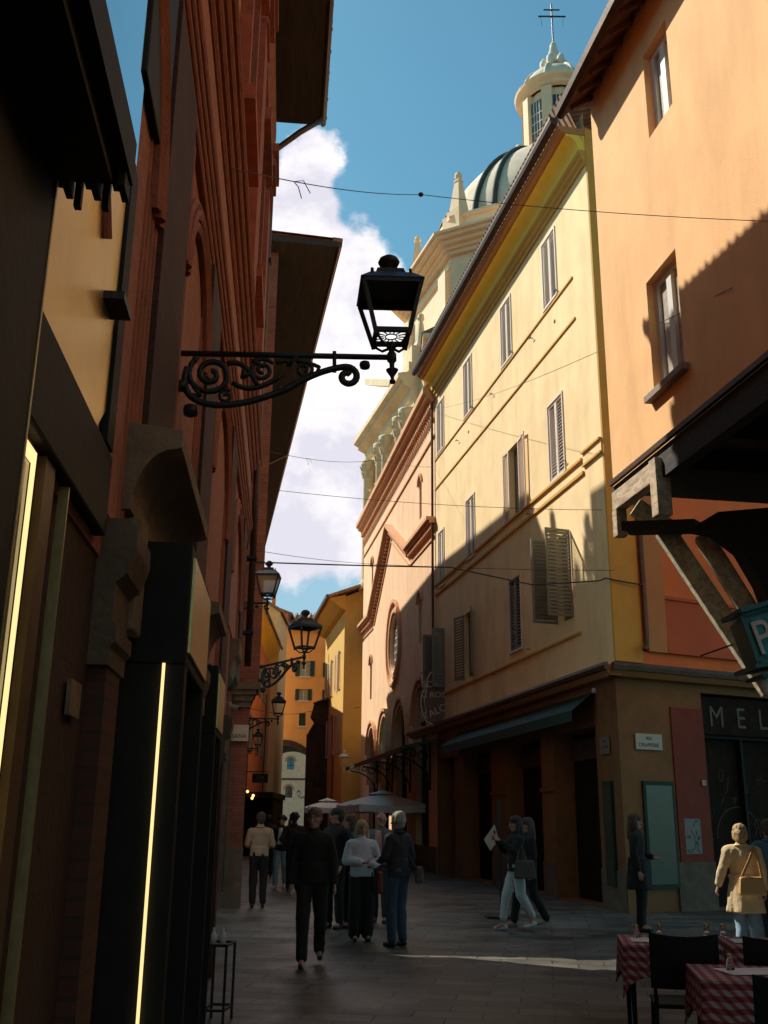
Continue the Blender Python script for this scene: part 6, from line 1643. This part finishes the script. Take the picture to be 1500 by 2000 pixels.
ARMS = {'down': ((.245, .015, 1.15), (.262, -.045, .905)), 'downin': ((.25, .04, 1.15), (.20, -.10, .92)), 'bent': ((.25, -.01, 1.16), (.12, -.23, 1.10)), 'cross': ((.24, .0, 1.16), (.04, -.22, 1.14)),
        'face': ((.22, -.12, 1.22), (.09, -.30, 1.38)), 'hip': ((.29, .08, 1.17), (.16, -.08, .98)), 'back': ((.25, .12, 1.18), (.27, .16, .94)), 'fwd': ((.24, -.10, 1.18), (.25, -.26, .98)), 'out': ((.27, .02, 1.17), (.34, -.02, .96))}
def person(label, px, py, rot, H, top, legs, hair, hairstyle='short', shoes='shoeblack', arms=('down', 'down'), stride=0.0, skin='skin', style='jacket', lean=0.0, group=None, turn=0.0, inner=None, detail=1.0, pos=None, width=1.0, legcut=None):
    P = atz(px, py, 0) if pos is None else Vector((pos[0], pos[1], 0))
    t = thing('person', label, 'person', (P.x, P.y, 0), rot, group)
    k = H / 1.75; t.scale = (k * width, k * width, k)
    vx = .0085 / detail
    th, ch = stride * .5, stride
    hipz = .93 - abs(stride) * .06
    # leg joints : side -1 and +1
    J = {}
    for s_, sg in ((-1, 1), (1, -1)):
        fy = -stride * sg * .5                      # forward is -y
        hip = Vector((s_ * .09, 0, hipz)); ank = Vector((s_ * .10, fy * 1.0, .085 + (.10 * abs(stride) if fy > 0 else 0)))
        knee = (hip + ank) / 2 + Vector((s_ * .005, -.035 - .10 * abs(stride) * (1 if fy > 0 else .3), .03)); J[s_] = (hip, knee, ank)
    R_ = Matrix.Rotation(turn, 3, 'Z')
    def hd(p): v = Vector(p) - Vector((0, 0, 1.5)); v = R_ @ v; return v + Vector((0, -lean * .1, 1.5))
    body = MB()
    # head
    cap(body, hd((0, .018, 1.655)), hd((0, -.008, 1.645)), .086, .078, 1.0, 16, (1, 0, 0)); cap(body, hd((0, -.012, 1.60)), hd((0, -.042, 1.558)), .066, .036, 1.0, 14)
    cap(body, hd((0, -.088, 1.645)), hd((0, -.108, 1.606)), .009, .014, 1, 8); cap(body, hd((0, -.082, 1.578)), hd((0, -.086, 1.574)), .018, .016, .6, 8)
    cap(body, hd((0, -.076, 1.668)), hd((0, -.078, 1.668)), .034, .030, .4, 8, (0, 0, 1))
    for s_ in (-1, 1): cap(body, hd((s_ * .082, .012, 1.652)), hd((s_ * .084, .016, 1.618)), .017, .011, .5, 8, (1, 0, 0))
    cap(body, (0, .018, 1.44), hd((0, .008, 1.57)), .060, .054)
    # torso
    def torso(mb, e, z0=.98):
        cap(mb, (0, 0, z0), (0, 0, 1.10), .155 + e, .138 + e, .66); cap(mb, (0, 0, 1.10), (0, -.005, 1.33), .138 + e, .160 + e, .66)
        cap(mb, (-.10, 0, 1.37), (.10, 0, 1.37), .095 + e, .095 + e, .85); cap(mb, (-.165, 0, 1.405), (.165, 0, 1.405), .052 + e, .052 + e)
        cap(mb, (0, .01, 1.42), (0, .012, 1.47), .085 + e * .6, .06 + e * .6)
    torso(body, -.012)
    AJ = {}
    for s_, a in ((-1, arms[0]), (1, arms[1])):
        e_, w_ = [Vector(q) for q in ARMS[a]]; e_.x *= s_; w_.x *= s_; sh = Vector((s_ * .185, 0, 1.40)); AJ[s_] = (sh, e_, w_)
        cap(body, sh, e_, .046, .038); cap(body, e_, w_, .038, .025)
        hand(body, w_ + (w_ - e_).normalized() * .012, (w_ - e_), s_, 1.0, .6 if a.startswith('down') else .9)
    for s_ in (-1, 1):
        h_, kn, an = J[s_]; cap(body, h_, kn, .075, .052); cap(body, kn, an, .050, .034); cap(body, an, an + Vector((0, -.12, -.045)), .036, .03)
    vox(body, 'body', PM[skin], t, vx, 1, .3)
    for s_ in (-1, 1):
        e = MB().lathe([(0, -.010), (.010, -.004), (.010, .004), (0, .010)], tuple(hd((s_ * .030, -.083, 1.650))), 8); e.build('eye', PM['eye'], t, True)
    e = MB(); a_ = hd((-.022, -.098, 1.576)); b_ = hd((.022, -.098, 1.576)); e.beam(a_, b_, .006, .006); e.build('mouth', PM['red'], t)
    # hair
    h = MB()
    if hairstyle != 'bald':
        cap(h, hd((0, .024, 1.688)), hd((0, -.014, 1.690)), .094, .082, 1.0, 16, (1, 0, 0)); cap(h, hd((0, .052, 1.64)), hd((0, .050, 1.60)), .078, .064)
        for s_ in (-1, 1): cap(h, hd((s_ * .062, .03, 1.66)), hd((s_ * .066, .03, 1.63)), .036, .026)
    if hairstyle == 'long':
        cap(h, hd((0, .06, 1.62)), hd((0, .085, 1.42)), .085, .075, .8)
        for s_ in (-1, 1): cap(h, hd((s_ * .075, .02, 1.66)), hd((s_ * .095, .0, 1.44)), .036, .030)
    if hairstyle == 'bob': cap(h, hd((0, .05, 1.64)), hd((0, .055, 1.58)), .092, .082); [cap(h, hd((s_ * .07, .02, 1.66)), hd((s_ * .076, .015, 1.58)), .036, .030) for s_ in (-1, 1)]
    if hairstyle == 'bun': cap(h, hd((0, .10, 1.70)), hd((0, .11, 1.70)), .045, .045)
    if hairstyle == 'curly':
        rr = random.Random(int(px)); 
        for i in range(26):
            a = rr.random() * 2 * PI; el = rr.random() * 1.2; c_ = hd((.095 * math.cos(a) * math.cos(el), .03 + .09 * math.sin(a) * math.cos(el) + .02, 1.665 + .09 * math.sin(el)))
            if c_.y > -.06: cap(h, c_, c_ + Vector((.005, .005, .01)), .036, .03)
    if hairstyle == 'bald': cap(h, hd((0, .055, 1.63)), hd((0, .05, 1.60)), .072, .060); [cap(h, hd((s_ * .072, .03, 1.645)), hd((s_ * .074, .03, 1.625)), .022, .018) for s_ in (-1, 1)]
    vox(h, 'hair', PM[hair], t, vx * 1.2, 1, .5)
    # trousers / skirt
    m = MB(); e = .012 if style in ('blouse', 'coat') else .016
    wide = .03 if style == 'blouse' else 0
    for s_ in (-1, 1):
        h_, kn, an = J[s_]; cap(m, h_ + Vector((0, 0, .02)), kn, .088 + e, .066 + e + wide); cap(m, kn, an + Vector((0, 0, .03 if legcut is None else legcut)), .064 + e + wide, .050 + e + wide * 1.2)
    cap(m, (-.05, 0, .98), (.05, 0, .98), .115 + e, .115 + e, .95); cap(m, (0, 0, .92), (0, 0, 1.03), .13, .14, .75)
    vox(m, 'trousers', PM[legs], t, vx * 1.6, 2, .3)
    # shoes
    for s_ in (-1, 1):
        an = J[s_][2]; q = MB(); z = max(.034, an.z - .05); pit = .06 if an.z > .1 else 0
        cap(q, (an.x, an.y + .035, z + .005 + pit * .5), (an.x + s_ * .008, an.y - .13, z - .004), .040, .034, .9); cap(q, (an.x, an.y + .01, z + .03), (an.x, an.y, an.z + .005), .040, .038)
        vox(q, 'shoe', PM[shoes], t, vx * 1.1, 1, .5)
    # top
    m = MB(); e = .024 if style != 'coat' else .032
    hem = {'jacket': .90, 'blouse': .93, 'shirt': .95, 'coat': .62, 'longcoat': .40}[style]
    torso(m, e, 1.06)
    if style in ('coat', 'longcoat'): frustum(m, 1.10, hem, .155 + e, .225 + e, .78, wave=.07)
    else: frustum(m, 1.12, hem, .150 + e, .165 + e, .72, wave=.03)
    puff = .016 if style == 'blouse' else 0
    for s_ in (-1, 1):
        sh, e_, w_ = AJ[s_]; cap(m, sh, e_, .052 + e * .8, .044 + e * .7 + puff); cap(m, e_, e_.lerp(w_, .90), .044 + e * .7 + puff, .034 + e * .5 + puff)
    cap(m, (0, .016, 1.46), (0, .014, 1.495), .068 + e * .4, .066 + e * .3)
    vox(m, {'jacket': 'jacket', 'blouse': 'blouse', 'shirt': 'shirt', 'coat': 'coat', 'longcoat': 'long_coat'}[style], PM[top], t, vx * 1.6, 2, .3)
    if style == 'coat':
        b_ = MB(); pts = [((.158 + e) * math.cos(a / 20 * 2 * PI), (.158 + e) * .70 * math.sin(a / 20 * 2 * PI), 1.075) for a in range(21)]; b_.tube(pts, .02, 6); b_.build('belt', PM[top], t, True)
    c_ = MB(); c_.tube([((.078 + e * .3) * math.cos(a / 16 * 2 * PI), .014 + (.074 + e * .3) * math.sin(a / 16 * 2 * PI), 1.478 + .012 * math.sin(a / 16 * 2 * PI)) for a in range(17)], .017, 6); c_.build('collar', PM[top], t, True)
    if inner:
        m = MB(); m.add([(-.05, -.145, 1.46), (.05, -.145, 1.46), (.075, -.150, 1.05), (-.075, -.150, 1.05), (-.05, -.10, 1.46), (.05, -.10, 1.46), (.075, -.10, 1.05), (-.075, -.10, 1.05)],
                        [(0, 1, 2, 3), (4, 7, 6, 5), (0, 4, 5, 1), (1, 5, 6, 2), (2, 6, 7, 3), (3, 7, 4, 0)])
        m.build('inner_shirt', PM[inner], t, True, bevel=.02)
    return t
def bag(label, name, cat, P, off, size, col, strap=None, rot=0.0, zoff=1.0):
    t = thing(name, label, cat, (P.x, P.y, 0), rot)
    w_, d_, h_ = size; x, y, z = off
    m = MB(); m.hexa([(x - w_ / 2 * 1.05, y - d_ / 2, z - h_ / 2), (x + w_ / 2 * 1.05, y - d_ / 2, z - h_ / 2), (x + w_ / 2 * 1.05, y + d_ / 2, z - h_ / 2), (x - w_ / 2 * 1.05, y + d_ / 2, z - h_ / 2)],
                      [(x - w_ / 2 * .85, y - d_ / 2 * .6, z + h_ / 2), (x + w_ / 2 * .85, y - d_ / 2 * .6, z + h_ / 2), (x + w_ / 2 * .85, y + d_ / 2 * .6, z + h_ / 2), (x - w_ / 2 * .85, y + d_ / 2 * .6, z + h_ / 2)])
    m.build('pouch', PM[col], t, bevel=.03)
    if strap:
        m = MB(); pts = [Vector(q) for q in strap]
        for a, b in zip(pts[:-1], pts[1:]): m.beam(a, b, .03, .012, up=(0, 1, 0))
        m.build('strap', PM[col], t)
    return t
GP = 'people standing and walking in the street'
person('person in a beige sweater and black trousers, back turned, beside the brick corner', 502, 1773, PI + .15, 1.74, 'beige', 'black', 'brown', 'short', arms=('bent', 'bent'), style='shirt', group=GP, turn=.2)
person('person in light jeans and a dark open jacket, walking behind the beige sweater', 546, 1735, -.1, 1.70, 'black', 'lightjeans', 'dark', 'curly', 'shoewhite', ('bent', 'bent'), .25, inner='white', group=GP)
person('person with curly black hair in black, back turned, left of the tall man in black', 571, 1742, PI, 1.76, 'black', 'black', 'dark', 'curly', arms=('down', 'hip'), group=GP)
person('tall man in black walking towards the viewer in the middle of the street', 606, 1886, .05, 1.76, 'black', 'black', 'ginger', 'short', arms=('down', 'down'), stride=.42, group=GP, turn=-.25, detail=1.15)
person('man in a black jacket just behind the tall man in black, face turned left', 652, 1814, -.6, 1.80, 'black', 'black', 'dark', 'short', arms=('down', 'downin'), group=GP, turn=-.7)
person('woman with brown hair in a teal jacket facing left', 681, 1812, -1.2, 1.70, 'teal', 'black', 'brown', 'long', arms=('bent', 'down'), group=GP, turn=-.2)
wb = person('woman with long blond hair in a white blouse and wide black trousers', 704, 1838, .22, 1.62, 'white', 'black', 'blond', 'long', arms=('cross', 'bent'), style='blouse', group=GP, detail=1.15, turn=.05)
person('man in a grey jacket over a pink shirt behind the woman in the white blouse', 742, 1803, -.35, 1.76, 'grey', 'navy', 'greyhair', 'bald', arms=('bent', 'down'), inner='pinkshirt', group=GP, skin='skindark', turn=-.2)
gh = person('grey haired man in a dark jacket and blue jeans, turned away from the viewer', 776, 1849, -2.35, 1.74, 'navy', 'jeans', 'greyhair', 'short', arms=('downin', 'bent'), group=GP, detail=1.1, turn=.2)
wk = person('woman with dark hair in a black top and white trousers walking left', 1012, 1818, -1.35, 1.70, 'black', 'whitetr', 'dark', 'long', 'shoewhite', ('face', 'face'), .42, style='jacket', group=GP, detail=1.1, legcut=.12)
person('brown haired person in black with beige shoes right behind the walking woman', 1036, 1812, -1.4, 1.68, 'black', 'black', 'brown', 'long', 'shoetan', ('bent', 'down'), .5, group=GP)
person('woman in a long dark coat standing before the corner display window', 1252, 1815, 1.2, 1.76, 'black', 'black', 'brown', 'long', arms=('down', 'bent'), style='coat', group=GP, pos=(4.12, 17.0), turn=.3)
lc = person('short haired blond woman in a cream trench coat, seen from behind in the sun', 1440, 1830, PI - .25, 1.62, 'coat', 'lightjeans', 'blond', 'bob', 'shoewhite', ('down', 'out'), .35, style='coat', group=GP, pos=(4.62, 13.55), detail=1.15)
person('person in a blue shirt at the right edge beside the trench coat', 1495, 1830, PI - .1, 1.68, 'blue', 'navy', 'brown', 'short', arms=('down', 'down'), style='shirt', group=GP, pos=(5.22, 14.2))
person('distant person in dark clothes below the archway', 528, 1700, PI, 1.72, 'navy', 'black', 'dark', 'short', group=GP, pos=(-3.3, 31), detail=.7)
person('distant person in a grey jacket among the heads below the archway', 583, 1700, 0, 1.68, 'grey', 'black', 'brown', 'long', group=GP, pos=(-2.45, 29), detail=.7)
person('distant dark person behind the grey umbrella pole', 660, 1680, PI, 1.74, 'black', 'navy', 'dark', 'short', group=GP, pos=(-1.35, 32), detail=.7)
lp = Vector((4.62, 13.55, 0))
bag('tan shoulder bag on the back of the woman in the trench coat', 'shoulder_bag', 'bag', lp, (.0, -.27, .90), (.34, .12, .22), 'tan', [(-.13, -.27, .98), (.02, -.23, 1.22), (.12, -.13, 1.36), (.13, -.22, 1.22), (.14, -.27, .98)], .0)
bag('dark grey shopping bag carried by the walking woman in white trousers', 'hand_bag', 'bag', Vector((wk.location.x, wk.location.y, 0)), (.10, -.24, .92), (.34, .12, .28), 'greybag', [(-.02, -.25, 1.03), (.04, -.2, 1.34), (.14, -.25, 1.03)])
bag('red hand bag hanging beside the woman in the white blouse', 'hand_bag', 'bag', Vector((wb.location.x, wb.location.y, 0)), (.26, -.03, .78), (.09, .16, .30), 'red', [(.25, -.03, .90), (.20, -.05, 1.15)])
bag('small pale cross body bag behind the grey haired man', 'shoulder_bag', 'bag', Vector((gh.location.x, gh.location.y, 0)), (.30, .02, .92), (.12, .2, .22), 'greybag', [(.26, .0, 1.0), (.1, -.20, 1.28), (-.08, -.17, 1.42)])
def phone():
    t = thing('phone', 'dark phone held up by the walking woman in white trousers', 'phone', (wk.location.x - .34, wk.location.y - .02, 1.42), .2)
    MB().box(-.006, .006, -.035, .035, -.075, .075).build('phone_body', 'black', t, bevel=.004)
phone()
